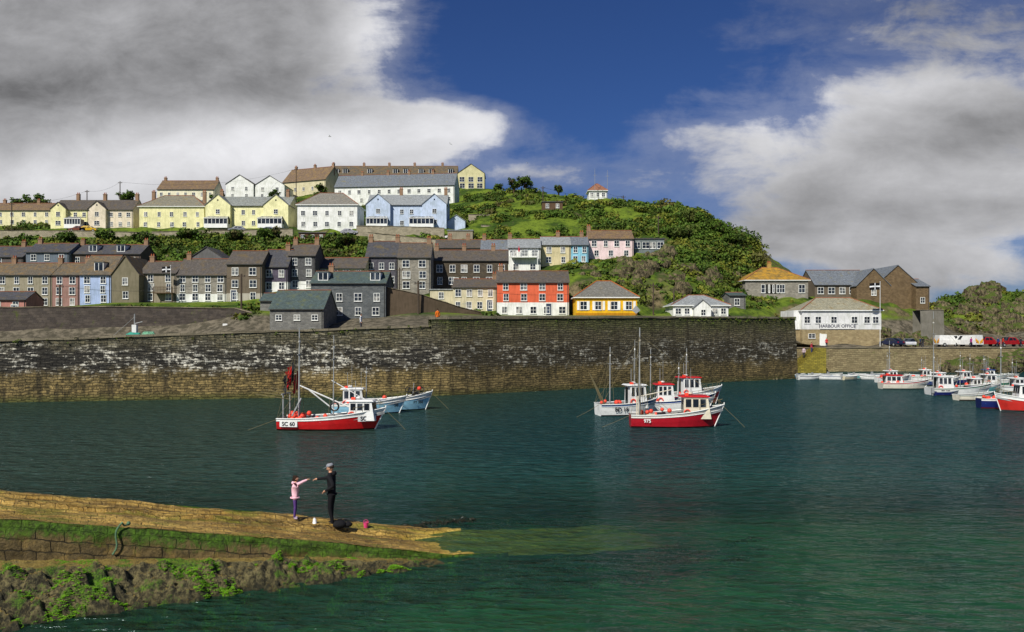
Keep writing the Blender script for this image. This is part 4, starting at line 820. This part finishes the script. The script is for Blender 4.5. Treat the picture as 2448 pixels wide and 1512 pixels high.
# ------------------------------------------------------------------ boats
def boat(name,u,vw,L,yaw,B,fb,fs,hull,band,bottom,decks=None,cabin=None,masts=(),txt=(),buoys=0,open_=False,extra=None,rigs=True,seed=0,inner=None,rope_=False):
    rr=random.Random(seed+int(u)); Y=EYE*F/(vw-HV); x0=(u-CU)*Y/F; e=empty(name,(x0,Y,0),math.radians(yaw)); ns=26
    def hb(t): return B/2*(1-max(0,(t-.42)/.58)**2.3)*(.84+.16*min(1,t/.3))
    def sheer(t): return fs+(fb-fs)*max(0,t)**2.0+.05*(1-t)**2
    def pt(t,j,side):
        sh=sheer(t); z=[-.4,-.2,.10,.10+(sh-.10)*.4,.10+(sh-.10)*.78,sh][j]; k=[0,.6,.87,.94,.98,1.0][j]
        fl=1 if t<.5 else 1-(t-.5)*.35*(1-j/5); zf=(z+.4)/(sh+.4); xx=(t-.5)*L-.13*L*(1-zf)*max(0,t-.4)/.6
        return (xx,side*hb(t)*k*fl,z)
    mb=MB()
    for i in range(ns):
        t0,t1=i/ns,(i+1)/ns
        for j in range(5):
            m=2 if j<2 else (0 if j<4 else 1)
            mb.poly([pt(t0,j,-1),pt(t1,j,-1),pt(t1,j+1,-1),pt(t0,j+1,-1)],m); mb.poly([pt(t1,j,1),pt(t0,j,1),pt(t0,j+1,1),pt(t1,j+1,1)],m)
        dz=.42 if not open_ else min(.35,fs*.7); inn=.90
        a=lambda t,s,z:((t-.5)*L*.985-.02,s*hb(t)*inn,z)
        D0=max(.12,sheer(t0)-dz);D1=max(.12,sheer(t1)-dz)
        mb.poly([a(t0,-1,D0),a(t1,-1,D1),a(t1,1,D1),a(t0,1,D0)],3)
        for s in (-1,1):
            mb.poly([a(t0,s,D0),a(t0,s,sheer(t0)),a(t1,s,sheer(t1)),a(t1,s,D1)],4)
            mb.poly([pt(t0,5,s),pt(t1,5,s),a(t1,s,sheer(t1)),a(t0,s,sheer(t0))],1)
    mb.poly([pt(0,j,-1) for j in range(6)]+[pt(0,j,1) for j in range(5,0,-1)],0)
    mb.poly([(-.5*L+.08,-hb(0)*.9,fs-.3),(-.5*L+.08,hb(0)*.9,fs-.3),(-.5*L+.02,hb(0)*.9,sheer(0)),(-.5*L+.02,-hb(0)*.9,sheer(0))],4)
    for s in (-1,1):
        mb.tube([Vector(pt(i/ns,5,s))+Vector((0,s*.015,.01)) for i in range(ns+1)],.035 if L>4 else .025,5,6)
        if L>4: mb.tube([Vector(pt(i/ns,4,s))+Vector((0,s*.012,0)) for i in range(ns+1)],.022,5,5)
    if L>4: mb.tube([pt(1,0,0),pt(1,2,0),pt(1,5,0),(pt(1,5,0)[0]+.02,0,fb+.15)],.04,5,6)
    inner=inner or GREYP
    mb.obj('hull',[hull,band,bottom,decks or plaster(C(130,124,112),'deck'),inner,FRAME],e,False)
    dk=lambda t:max(.12,sheer(t)-.42)
    g_=MB()
    if cabin:
        c0,c1,hw,hh,wm_,rm_,gl=cabin; xa=(c0-.5)*L; xb=(c1-.5)*L; z0=dk(c0); z1=z0+hh; tp=.08
        P=[(xa,-hw,z0),(xb+.1,-hw,z0),(xb+.1,hw,z0),(xa,hw,z0),(xa+.02,-hw+tp,z1),(xb-.12,-hw+tp,z1),(xb-.12,hw-tp,z1),(xa+.02,hw-tp,z1)]
        g_.hexa(P,0)
        ro=.12; g_.hexa([(xa-ro*2,-hw-.02,z1+.002),(xb+.04,-hw-.02,z1+.002),(xb+.04,hw+.02,z1+.002),(xa-ro*2,hw+.02,z1+.002),(xa-ro,-hw+.05,z1+.09),(xb-.06,-hw+.05,z1+.09),(xb-.06,hw-.05,z1+.09),(xa-ro,hw-.05,z1+.09)],1)
        nwin=3 if (xb-xa)>1.3 else 2
        for k in range(nwin):
            wa_=xa+.1+(xb-xa-.25)*k/nwin; wb_=xa+.02+(xb-xa-.25)*(k+1)/nwin
            for s in (-1,1):
                y_=lambda z:s*(hw-tp*(z-z0)/hh+.006)
                za,zb_=z0+hh*.52,z1-.12
                q=[(wa_,y_(za),za),(wb_,y_(za),za),(wb_,y_(zb_),zb_),(wa_,y_(zb_),zb_)]
                g_.poly(q if s<0 else q[::-1],2)
                for (p_,q_) in zip(q,q[1:]+q[:1]): g_.tube([p_,q_],.02,0,4)
        for k in range(3):
            ya=-hw+.1+(2*hw-.2)*k/3+.03; yb=-hw+.1+(2*hw-.2)*(k+1)/3-.03; fx=lambda z:xb+.1-.22*(z-z0)/hh+.006
            za,zb_=z0+hh*.55,z1-.12; g_.poly([(fx(za),ya,za),(fx(za),yb,za),(fx(zb_),yb,zb_),(fx(zb_),ya,zb_)],2)
        g_.box(xa-.012,xa+.0,-.1,.45,z0+.05,z1-.15,2)
        g_.tube([(xa+.3,0,z1+.09),(xa+.3,0,z1+1.3)],.02,3,6); g_.tube([(xa+.6,.3,z1),(xa+.6,.3,z1+1.9)],.012,3,5); g_.ball((xa+.5,0,z1+.2),(.18,.18,.09),0)
        g_.box(xa+.1,xa+.35,-.4,-.2,z1+.09,z1+.25,4); g_.tube([(xa+.2+.2*math.cos(a),-hw-.05,z0+hh*.3+.2*math.sin(a)) for a in np.linspace(0,6.3,14)],.045,4,6)
    for (t,hm,rd) in masts:
        xx=(t-.5)*L; g_.tube([(xx,0,dk(t)-.05),(xx+.03,0,dk(t)+hm)],[rd,rd*.55],3,8)
        g_.box(xx-.02,xx+.05,-.35,.35,dk(t)+hm*.72,dk(t)+hm*.72+.05,3); g_.ball((xx+.03,0,dk(t)+hm*.86),(.07,.07,.1),0,8,6)
        if rigs:
            for (tx,ty,zz_) in ((1,0,fb),(0,-hb(0)*.9,fs),(0,hb(0)*.9,fs),(t,-hb(t),sheer(t)),(t,hb(t),sheer(t))): g_.tube([(xx+.03,0,dk(t)+hm*.93),((tx-.5)*L,ty,zz_)],.01,5,4)
    for k in range(buoys):
        t=rr.uniform(.06,.45); g_.ball(((t-.5)*L,rr.uniform(-1,1)*hb(t)*.75,dk(t)+rr.uniform(.15,.62)),rr.uniform(.13,.2),4,12,8)
    for k in range(0 if open_ else 9):
        t=rr.uniform(.08,.7); yy=rr.uniform(-.7,.7)*hb(t); s_=rr.uniform(.12,.28); zz_=dk(t)
        g_.hexa([((t-.5)*L+a*s_,yy+b*s_*.8,zz_+c*s_*1.6) for c in (0,1) for a,b in ((-1,-1),(1,-1),(1,1),(-1,1))],rr.choice((0,3,5,6,7)))
    for k in range(0 if open_ else 3):
        t=rr.uniform(.1,.6); g_.tube([((t-.5)*L+.2*math.cos(a),rr.uniform(-.01,.01)+hb(t)*.2+.2*math.sin(a),dk(t)+.05+.015*a) for a in np.linspace(0,19,40)],.025,5,5)
    if open_:
        for t in (.25,.5,.72): g_.box((t-.5)*L-.1,(t-.5)*L+.1,-hb(t)*.9,hb(t)*.9,fs*.75,fs*.75+.04,5)
        if seed%2==0: g_.box(-.5*L-.25,-.5*L-.02,-.12,.12,fs*.6,fs+.4,3); g_.box(-.5*L-.18,-.5*L-.1,-.05,.05,-.3,fs*.6,3)
    else:
        for s in (-1,1):
            pr_=[((t-.5)*L,s*hb(t)*.93,sheer(t)+.38) for t in (.72,.8,.88,.95)]+[((.985-.5)*L,0,sheer(1)+.38)]
            g_.tube(pr_,.014,5,5)
            for q in pr_[:4]: g_.tube([q,(q[0],q[1],q[2]-.38)],.012,5,4)
    if extra: extra(g_,L,hb,sheer,dk)
    if g_.f: g_.obj('superstructure',[cabin[4] if cabin else WHITEP,cabin[5] if cabin else WHITEP,glass(0),GREYP,ORANGE,ROPE,BLUEP,DARK,REDP],e)
    for (s_,t,zf,size,plate,colr) in txt:
        yv=lambda tt:-hb(tt)*(.965); an=math.atan2(yv(t+.04)-yv(t-.04),.08*L); z=.1+(sheer(t)-.1)*zf
        off=Vector((math.sin(an),-math.cos(an),0))*.06; c=Vector(((t-.5)*L,yv(t),z))+off
        if plate:
            pb=MB(); w=size*len(s_)*.33; d=Vector((math.cos(an),math.sin(an),0)); up=Vector((0,0,size*.5)); q=c-off*.3
            pb.poly([q-d*w-up,q+d*w-up,q+d*w+up,q-d*w+up]); pb.obj('number_plate',[WHITEP],e)
        text('registration',s_,size,c,an,paint(colr,'lettering'),e,.003,.008)
    if rope_:
        rb=MB(); rb.tube([(L*.49,0,fb-.1),(L*.49+.9,-.1,fb*.35),(L*.49+1.5,-.2,-.1)],.012,0,5); rb.tube([(-L*.5,-.3,fs),(-L*.5-1.0,-.5,.35),(-L*.5-2.2,-.9,-.1)],.012,0,5); rb.obj('mooring_lines',[ROPE],e)
    return e
BLK=C(16,16,18)
def ex_sc60(g,L,hb,sh,dk):
    xs=-L*.5
    for s in (-1,1): g.tube([(xs+.35,s*.7,.5),(xs+.35,s*.7,2.4)],.045,3,6)
    g.tube([(xs+.35,-1.0,2.35),(xs+.35,1.0,2.35)],.05,3,6)
    for k in range(4): g.tube([(xs+.9,-.7+k*.4,2.0+.1*k),(xs-1.4+.2*k,-.9+k*.4,2.35+.12*k)],.022,5,5)
    g.tube([(xs+1.15,0,2.9),(xs+4.6,.1,1.4)],.05,0,6); g.tube([(xs+3.6,0,1.2),(xs+1.9,-.2,2.6)],.045,0,6); g.tube([(xs+3.3,.2,3.2),(xs+5.6,.2,1.9)],.03,0,6)
    g.tube([(xs+.9,-.6,.9),(xs+1.3,0,2.0),(xs+.9,.6,.9)],.05,3,6)
    g.tube([(xs+3.75+.27*math.cos(a),-.75,1.55+.27*math.sin(a)) for a in np.linspace(0,6.3,16)],.06,7,6)
    for k in range(6):
        x=xs+.45+.1*k; y=-.5+.18*k; zt=3.6+.28*(k%4); g.tube([(x,y,.6),(x+.1,y,zt+.3)],.015,5,5)
        for j in range(6):
            za=zt-.2*j; w=.22+.06*math.sin(j*2+k); g.poly([(x+.08,y,za),(x+.08-w,y-.08*math.sin(j+k),za-.12),(x+.08-w*.7,y+.06,za-.36),(x+.06,y,za-.24)],8 if k%3 else 7)
boat('red_fishing_boat',797,1026,6.95,-2,2.5,1.42,.72,REDP,paint(C(225,225,220),'white_band'),paint(C(70,16,16),'antifoul'),cabin=(.67,.90,.72,1.25,WHITEP,WHITEP,0),masts=((.17,6.3,.075),(.5,5.7,.05)),txt=(('SC 60',.12,.5,.36,True,BLK),('SC 60',.84,.60,.36,True,BLK)),buoys=26,extra=ex_sc60,rope_=True,seed=2)
LB=paint(C(140,190,212),'pale_blue_gloss')
def ex_pots(g,L,hb,sh,dk):
    r=random.Random(5)
    for k in range(9):
        cx,cy,cz=L*r.uniform(.12,.34),r.uniform(-.4,.4),sh(.8)+r.uniform(-.1,.45); g.tube([(cx+.22*math.cos(a),cy+.08*math.sin(a*2),cz+.2*math.sin(a)) for a in np.linspace(0,6.3,12)],.04,7,5)
    g.ball((L*.3,-.1,sh(.8)+.5),.17,4); g.tube([(L*.2,0,1),(L*.22,0,2.2)],.03,3,6)
boat('pale_blue_fishing_boat',955,980,5.4,8,2.2,1.5,.8,LB,WHITEP,paint(C(60,70,74)),masts=(),txt=(('FY 388',.78,.5,.3,False,BLK),),buoys=4,extra=ex_pots,seed=4,rope_=True)
boat('white_and_blue_fishing_boat',884,988,5.8,5,2.2,1.35,.75,LB,WHITEP,paint(C(40,50,60)),cabin=(.15,.42,.72,1.55,WHITEP,WHITEP,0),masts=((.45,3.2,.05),),txt=(('58',.86,.5,.34,False,BLK),),buoys=5,seed=7)
CRM=paint(C(214,204,180),'cream_paint')
def ex_red2(g,L,hb,sh,dk):
    g.tube([(-L*.42,-.6,.5),(-L*.42,-.6,2.0),(-L*.42,.6,2.0),(-L*.42,.6,.5)],.04,0,6); g.tube([(-L*.42,0,2.0),(-L*.05,0,2.5)],.035,0,6)
    for k in range(5): g.tube([(-L*.40+.15*k,-.5+.2*k,.6),(-L*.45+.2*k,-.5+.2*k,2.8+.2*k)],.012,5,4)
boat('crimson_fishing_boat',1618,1020,6.3,-4,2.45,1.5,.78,paint(C(170,18,34),'crimson_gloss'),paint(C(205,200,190)),paint(C(90,16,20)),cabin=(.56,.83,.78,1.45,CRM,REDP,0),masts=((.10,6.3,.07),),txt=(('975',.17,.5,.32,False,C(230,230,225)),),buoys=6,extra=ex_red2,rope_=True,seed=3)
boat('white_fishing_boat',1500,992,4.8,12,2.2,1.25,.85,WHITEP,paint(C(60,90,130)),paint(C(50,50,56)),cabin=(.5,.78,.7,1.75,WHITEP,WHITEP,0),masts=((.2,4.8,.06),(.62,5.2,.04)),txt=(('BD 18',.32,.5,.42,False,BLK),),buoys=5,extra=lambda g,L,hb,sh,dk:[g.tube([(-L*.4,-.5+.3*k,.8),(-L*.62,-.6+.3*k,2.8+.15*k)],.025,5,5) for k in range(4)],seed=6,rope_=True)
boat('blue_and_white_fishing_boat',1622,984,6.0,0,2.3,1.5,.8,WHITEP,BLUEP,paint(C(50,50,56)),cabin=(.20,.42,.75,1.75,WHITEP,REDP,0),masts=((.12,4.6,.05),(.5,3.4,.04)),txt=(('B',.82,.5,.36,False,BLK),),buoys=8,seed=8)
boat('red_topped_fishing_boat',1655,966,5.6,10,2.3,1.6,.9,REDP,WHITEP,paint(C(60,20,20)),cabin=(.3,.6,.8,1.8,WHITEP,REDP,0),masts=((.4,4.4,.05),),buoys=4,seed=9)
GRN=paint(C(40,110,90),'sea_green'); NVY=paint(C(24,34,96),'navy_gloss'); TEA=paint(C(90,150,150),'teal_gloss')
def cab(a,b,h,r): return (a,b,.62,h,WHITEP,r,0)
boat('white_cabin_boat',2163,930,5.4,-4,2.0,1.1,.65,paint(C(220,214,196)),REDP,paint(C(60,60,60)),cabin=cab(.08,.42,1.25,REDP),masts=((.18,5.2,.05),),buoys=5,seed=11)
boat('green_trimmed_fishing_boat',2295,944,6.4,-3,2.2,1.2,.65,WHITEP,GRN,paint(C(40,40,44)),cabin=cab(.12,.36,1.6,WHITEP),masts=((.08,8.3,.05),(.5,3,.04)),txt=(('FY 108',.2,.5,.3,False,BLK),),buoys=6,seed=12)
boat('white_day_boat',2330,957,3.6,2,1.5,.8,.45,paint(C(224,216,196)),paint(C(90,120,110)),paint(C(80,60,50)),open_=True,seed=13)
boat('navy_fishing_boat',2392,976,3.4,-12,1.7,1.15,.75,NVY,WHITEP,paint(C(120,30,30)),masts=((.5,5.4,.05),),txt=(('FY 52',.8,.55,.22,False,C(230,230,230)),),buoys=6,seed=14)
boat('red_and_white_fishing_boat',2450,983,4.6,172,2.0,1.45,.9,paint(C(190,40,30)),WHITEP,paint(C(60,60,60)),cabin=cab(.3,.65,1.6,WHITEP),masts=((.25,4,.05),),buoys=8,seed=15)
for (nm,u,vw,L,yw,hc,bc,rc,a) in [('blue_cabin_boat',2250,921,4.6,4,BLUEP,WHITEP,WHITEP,.3),('red_trimmed_cabin_boat',2136,915,4.4,6,WHITEP,REDP,WHITEP,.3),('green_cabin_boat',2390,926,5.0,4,GRN,WHITEP,WHITEP,.1),
    ('navy_cabin_boat',2318,917,4.4,8,NVY,WHITEP,WHITEP,.2),('white_cabin_boat',2215,912,4.2,-10,WHITEP,GREYP,WHITEP,.35),('white_cabin_boat',2370,912,4.2,-6,WHITEP,TEA,BLUEP,.3),
    ('teal_cabin_boat',2352,938,4.0,5,TEA,WHITEP,WHITEP,.1),('white_cabin_boat',2440,938,4.4,-5,WHITEP,NVY,WHITEP,.3)]:
    boat(nm,u,vw,L,yw,1.8,1.0,.6,hc,bc,paint(C(50,50,60)),cabin=cab(a,a+.26,1.25,rc),masts=((a,random.uniform(2.5,4.5),.035),),buoys=4,seed=int(u))
boat('navy_day_boat',2262,946,2.6,4,1.2,.55,.4,NVY,WHITEP,paint(C(50,50,60)),open_=True,seed=20)
cols=[WHITEP,BLUEP,WHITEP,GREYP,paint(C(60,120,160)),WHITEP,NVY,WHITEP,paint(C(200,190,160)),BLUEP,TEA,WHITEP]
for k,u in enumerate((1902,1918,1934,1950,1966,1982,1998,2014,2032,2050,2068,2086,2106,2190,2280,2410)):
    boat('moored_dinghy',u,903+(k%3)*2.5,2.7+.3*(k%3),random.uniform(-35,35)+(180 if k%2 else 0),1.2,.6,.46,cols[k%12],cols[(k+4)%12],GREYP,open_=True,seed=k,inner=cols[(k+3)%6])
bb=MB(); p=at(1250,936,87); bb.ball((0,0,.05),.2,0); bb.tube([(0,0,.2),(0,0,.35)],.03,0,6); bb.obj('mooring_buoy',[ORANGE],loc=(p.x,p.y,0))
p=at(320,805,80); gm=MB(); gm.ball((0,0,.3),(.9,.6,.35),0,18,10,lambda d:d*(1+.35*mnoise.noise(d*2.5))); gm.ball((1.4,.2,.4),(.7,.5,.35),1,18,10,lambda d:d*(1+.35*mnoise.noise(d*3))); gm.obj('fishing_net_heap',[cloth(C(60,150,130)),cloth(C(110,160,130))],None,False,(p.x,p.y,5.75))
mb=MB(); mb.tube([(0,0,0),(0,0,2.8)],.06,0,6); mb.tube([(0,0,.4),(-2.6,0,.2)],.04,0,6); mb.tube([(0,0,2.5),(-2.6,0,.2)],.02,0,5); mb.tube([(0,0,1.8),(.8,0,2.0)],.05,0,6); mb.box(-.2,.25,-.2,.2,.7,1.7,1); mb.obj('quay_derrick',[GREYP,WHITEP],loc=(p.x-.4,p.y+1,5.5))
mb=MB(); mb.box(-.35,.35,-.03,.0,0,1.0,0); mb.tube([(0,.04,-1.4),(0,.04,.9)],.04,1,6); p=at(538,790,119.5); mb.obj('notice_board',[WHITEP,DARK],loc=(p.x,p.y,p.z))
mb=MB(); mb.tube([(0,0,-.6),(0,0,1.2)],.05,1,6); mb.poly([(-.5,-.06,1.1),(0,-.06,.7),(.5,-.06,1.1),(0,-.06,1.7)],0); mb.poly([(-.5,.06,1.1),(0,.06,1.7),(.5,.06,1.1),(0,.06,.7)],0)
x=(1518-CU)*97/F; mb.obj('navigation_mark',[GREYP,DARK],loc=(x,np.interp(x,lnx,lny)+.3,8.0))
# ------------------------------------------------------------------ vehicles
def vehicle(name,u,Y,rot,col,kind='car'):
    x=(u-CU)*Y/F; z=h1(x,Y)+.02; mb=MB()
    if kind=='car': L=4.1;w=.85; low=[(-2.05,.35),(2.05,.35),(2.08,.6),(1.95,.82),(1.1,.95),(-1.5,.98),(-2.0,.9),(-2.08,.6)]; cab_=[(1.1,.95),(.35,1.42),(-1.1,1.45),(-1.75,.97)]
    elif kind=='van': L=4.9;w=.95; low=[(-2.45,.35),(2.45,.35),(2.48,.7),(2.3,1.0),(1.6,1.15),(-2.42,1.15),(-2.45,.6)]; cab_=[(1.6,1.15),(.9,1.95),(-2.35,2.0),(-2.42,1.15)]
    else: L=4.9;w=.9; low=[(-2.45,.45),(2.45,.45),(2.46,.8),(2.3,1.0),(1.2,1.08),(-2.42,1.08),(-2.45,.6)]; cab_=[(1.2,1.08),(.6,1.65),(-.6,1.68),(-.9,1.08)]
    n=len(low)
    mb.poly([(a,-w,b) for a,b in low],0); mb.poly([(a,w,b) for a,b in low[::-1]],0)
    for k in range(n): a,b=low[k],low[(k+1)%n]; mb.poly([(a[0],w,a[1]),(b[0],w,b[1]),(b[0],-w,b[1]),(a[0],-w,a[1])],0)
    wt=w*.86; ty=[w*.98,wt,wt,w*.98]; cab=cab_
    for s in (-1,1): mb.poly([(cab[k][0],s*ty[k],cab[k][1]) for k in ((0,1,2,3) if s<0 else (3,2,1,0))],0)
    for k in range(3): a,b=cab[k],cab[k+1]; mb.poly([(a[0],ty[k],a[1]),(b[0],ty[k+1],b[1]),(b[0],-ty[k+1],b[1]),(a[0],-ty[k],a[1])],0 if k==1 else (1 if k==0 or kind!='van' else 0))
    lerp=lambda p,q,f:(p[0]+(q[0]-p[0])*f,p[1]+(q[1]-p[1])*f)
    zt=cab[1][1]-.1; zb_=cab[0][1]+.03
    segs=[(.12,.48),(.54,.85)] if kind!='van' else [(.74,.9)]
    for (fa,fb_) in segs:
        for s in (-1,1):
            X=lambda f,top:(lerp(cab[3],cab[0],f)[0]*(1-top)+lerp(cab[2],cab[1],f)[0]*top)
            yy=lambda top:s*((w*.98)*(1-top)+wt*top+.008)
            q=[(X(fa,.08),yy(.08),zb_),(X(fb_,.08),yy(.08),zb_),(X(fb_,.85),yy(.85),zt),(X(fa,.85),yy(.85),zt)]; mb.poly(q if s<0 else q[::-1],1)
    for wx in (-L*.31,L*.31):
        for s in (-1,1): mb.tube([(wx,s*(w-.18),.32),(wx,s*(w+.02),.32)],.32,2,16); mb.tube([(wx,s*(w+.021),.32),(wx,s*(w+.03),.32)],.18,3,10)
    for s in (-.6,.6): mb.box(L*.5-.04,L*.5+.03,s-.18,s+.18,.6,.76,4); mb.box(-L*.5-.03,-L*.5+.03,s-.12,s+.12,.65,.85,5)
    if kind=='van':
        for k in range(6):
            for s in (-1,1):
                y0=s*(.1+.13*k); mb.poly([(-2.46,y0,.5+.1*k),(-2.46,y0+s*.13,.4+.1*k),(-2.455,y0+s*.13,.9+.1*k),(-2.455,y0,1.0+.1*k)],6 if k%2 else 7)
    mb.obj(name,[col,glass(0),paint(C(18,18,18)),GREYP,WHITEP,paint(C(160,10,10)),paint(C(240,90,20)),paint(C(240,220,30))],None,False,(x,Y,z),rot)
vehicle('white_van',2272,141,0,WHITEP,'van'); vehicle('white_van',2312,139,1.9,WHITEP,'van'); vehicle('red_pickup_truck',2356,138.6,0.1,paint(C(160,20,26)),'pickup'); vehicle('red_pickup_truck',2412,139,.1,paint(C(150,20,26)),'pickup')
vehicle('parked_car',2132,140,1.9,paint(C(30,40,70))); vehicle('parked_car',2174,140,-1.9,paint(C(190,192,196),metal=.3))
for u,c,Y in ((740,C(30,50,110),191.5),(792,C(40,40,44),191.5),(836,C(150,150,155),191.5),(1027,C(14,14,16),192.5),(568,C(120,124,130),193),(214,C(200,160,20),195),(188,C(110,60,40),195),(1085,C(220,220,220),189),(640,C(110,120,140),193)): vehicle('parked_car',u,Y,random.choice((0,math.pi)),paint(c,'car_paint',.25))
rk=MB()
for k in range(60):
    x=random.uniform(70,120); y=np.interp(x,lnx,lny)-random.uniform(.5,5); r=random.uniform(.8,2.1); sd_=Vector((k,k*.7,0)); rk.ball((x,y,random.uniform(-.3,1.2)+(.8 if x>80 else 0)),(r*1.2,r,r*.85),0,14,10,lambda d:d*(1+.35*mnoise.noise(d*2+sd_)+.15*mnoise.noise(d*6+sd_)))
for k in range(60):
    x=random.uniform(-6,39); y=np.interp(x,lnx,lny)-.35; r=random.uniform(.15,.4); sd_=Vector((k,k*.7,0)); rk.ball((x,y,random.uniform(0,.2)),(r*1.3,r*.6,r*.7),0,8,6,lambda d:d*(1+.3*mnoise.noise(d*2+sd_)))
rk.obj('shore_rocks',[m_c],smooth=False)
def gull(u,v,Y,rot,s=1.0):
    p=at(u,v,Y); mb=MB(); mb.tube([(-.3,0,0),(-.15,0,.01),(.05,0,.02),(.2,0,.04),(.3,0,.03)],[.02,.07,.085,.055,.015],0,8)
    for sd in (-1,1): mb.poly([(.1,sd*.05,.03),(.16,sd*.35,.2),(.02,sd*.75,.14),(-.04,sd*.7,.13),(.0,sd*.35,.18),(-.1,sd*.05,.03)],1)
    mb.poly([(-.28,-.03,0),(-.42,-.08,0),(-.42,.08,0),(-.28,.03,0)],0); mb.tube([(.3,0,.03),(.36,0,.015)],[.015,.004],2,5)
    o=mb.obj('gull',[WHITEP,GREYP,paint(C(230,180,40))],loc=p,rotz=rot); o.scale=(s,s,s); o.rotation_euler[0]=.5
gull(788,327,150,.6); gull(1077,345,230,2.4); gull(1260,390,260,1.0)
# ------------------------------------------------------------------ sky, sun, camera
SUN=Vector((-.38,-.64,.67)).normalized(); el=math.asin(SUN.z); rot=math.atan2(SUN.x,SUN.y)
w=bpy.data.worlds.new('World'); scene.world=w; w.use_nodes=True; nt=w.node_tree
for n_ in list(nt.nodes): nt.nodes.remove(n_)
T=NT(nt); out=T.n('ShaderNodeOutputWorld'); sky=T.n('ShaderNodeTexSky',sky_type='NISHITA'); sky.sun_disc=False; sky.sun_elevation=el; sky.sun_rotation=rot; sky.air_density=1.0; sky.dust_density=.6; sky.ozone_density=3.0
d=T.n('ShaderNodeTexCoord').outputs['Generated']; s3=T.n('ShaderNodeSeparateXYZ',{0:d}); ya=T.m('MAXIMUM',T.m('ABSOLUTE',s3.outputs[1]),.2)
a=T.m('DIVIDE',s3.outputs[0],ya); b=T.m('DIVIDE',s3.outputs[2],ya)
def field(lst):
    tot=None
    for (u,v,su,sv_,wt) in lst:
        da=T.m('DIVIDE',T.m('SUBTRACT',a,(u-CU)/F),su/F); db=T.m('DIVIDE',T.m('SUBTRACT',b,(HV-v)/F),sv_/F)
        q=T.m('ADD',T.m('MULTIPLY',da,da),T.m('MULTIPLY',db,db)); gq=T.m('MULTIPLY',T.m('EXPONENT',T.m('MULTIPLY',q,-1.0)),wt)
        tot=gq if tot is None else T.m('ADD',tot,gq)
    return tot
P2=T.n('ShaderNodeCombineXYZ',{0:a,1:T.m('MULTIPLY',b,1.7),2:0.0}).outputs[0]
nA=T.noise(P2,3.2,7,.60,.25); nB=T.noise(T.mapv(P2,(1,1,1),(4,7,0)),9,7,.64,.3); nC=T.noise(T.mapv(P2,(.8,2.0,1),(2,1,3),rot=(0,0,.12)),6,6,.62,.35)
cov=field([(50,60,700,330,1.25),(640,60,330,190,.78),(250,380,620,150,1.0),(830,330,300,95,.95),(1110,300,150,62,.75),(2350,330,500,230,.95),(1950,400,330,130,.62),(1680,330,150,70,.38),(2350,30,380,70,.45),(2250,530,520,70,.6),(1950,600,420,40,.55),(2250,660,360,50,.6),(1450,400,260,28,.3),(1280,425,200,30,.35),(1250,150,260,200,-.5),(1380,80,300,200,-.35)])
nmix=T.m('ADD',T.m('MULTIPLY',nA,.44),T.m('ADD',T.m('MULTIPLY',nB,.30),T.m('MULTIPLY',nC,.26)))
dens=T.m('ADD',cov,T.m('MULTIPLY',T.m('SUBTRACT',nmix,.5),3.2))
mask=T.ss(dens,.26,.86)
thin=T.ss(dens,-.05,.5,0,.22)
mask=T.m('MAXIMUM',mask,thin)
shade=field([(700,345,560,85,.56),(1120,290,150,60,.34),(150,440,460,70,.46),(930,70,140,120,.40),(300,60,400,100,.08),(330,200,480,60,-.05),(1800,300,300,100,.28),(2250,420,400,60,.20),(2250,210,300,60,.24),(2300,590,500,80,.18),(2300,20,400,90,-.12)])
tex=T.m('ADD',T.m('MULTIPLY',T.m('SUBTRACT',nA,.5),-.35),T.m('MULTIPLY',T.m('SUBTRACT',nB,.5),.48))
lum=T.m('ADD',T.m('ADD',.27,T.m('MULTIPLY',shade,.88)),tex)
edge=T.ss(dens,.45,1.2,.16,0.0)
lum=T.m('MAXIMUM',T.m('ADD',lum,edge),.16); cc=T.n('ShaderNodeCombineColor',{0:lum,1:T.m('MULTIPLY',lum,1.0),2:T.m('MULTIPLY',lum,1.035)}).outputs[0]
skc=T.mix(1.0,sky.outputs[0],(.020,.031,.056,1),'MULTIPLY')
colr=T.mix(mask,skc,cc)
bgn=T.n('ShaderNodeBackground',{'Color':T.mix(1.0,colr,(10,10,10,1),'MULTIPLY'),'Strength':.1}); T.t.links.new(bgn.outputs[0],out.inputs[0])
sl=bpy.data.lights.new('sun','SUN'); sl.energy=5.0; sl.angle=math.radians(.5); sl.color=(1,.96,.88); so=bpy.data.objects.new('sun',sl); scene.collection.objects.link(so); so.rotation_euler=SUN.to_track_quat('Z','Y').to_euler()
cam=bpy.data.cameras.new('camera'); cam.sensor_width=36; cam.lens=36*F/2448; cam.shift_y=(HV-756)/2448; cam.clip_end=8000; cam.clip_start=.1
co=bpy.data.objects.new('camera',cam); co.location=(0,0,EYE); co.rotation_euler=(math.pi/2,0,0); scene.collection.objects.link(co); scene.camera=co
scene.view_settings.view_transform='Standard'; scene.view_settings.look='None'; scene.view_settings.exposure=0
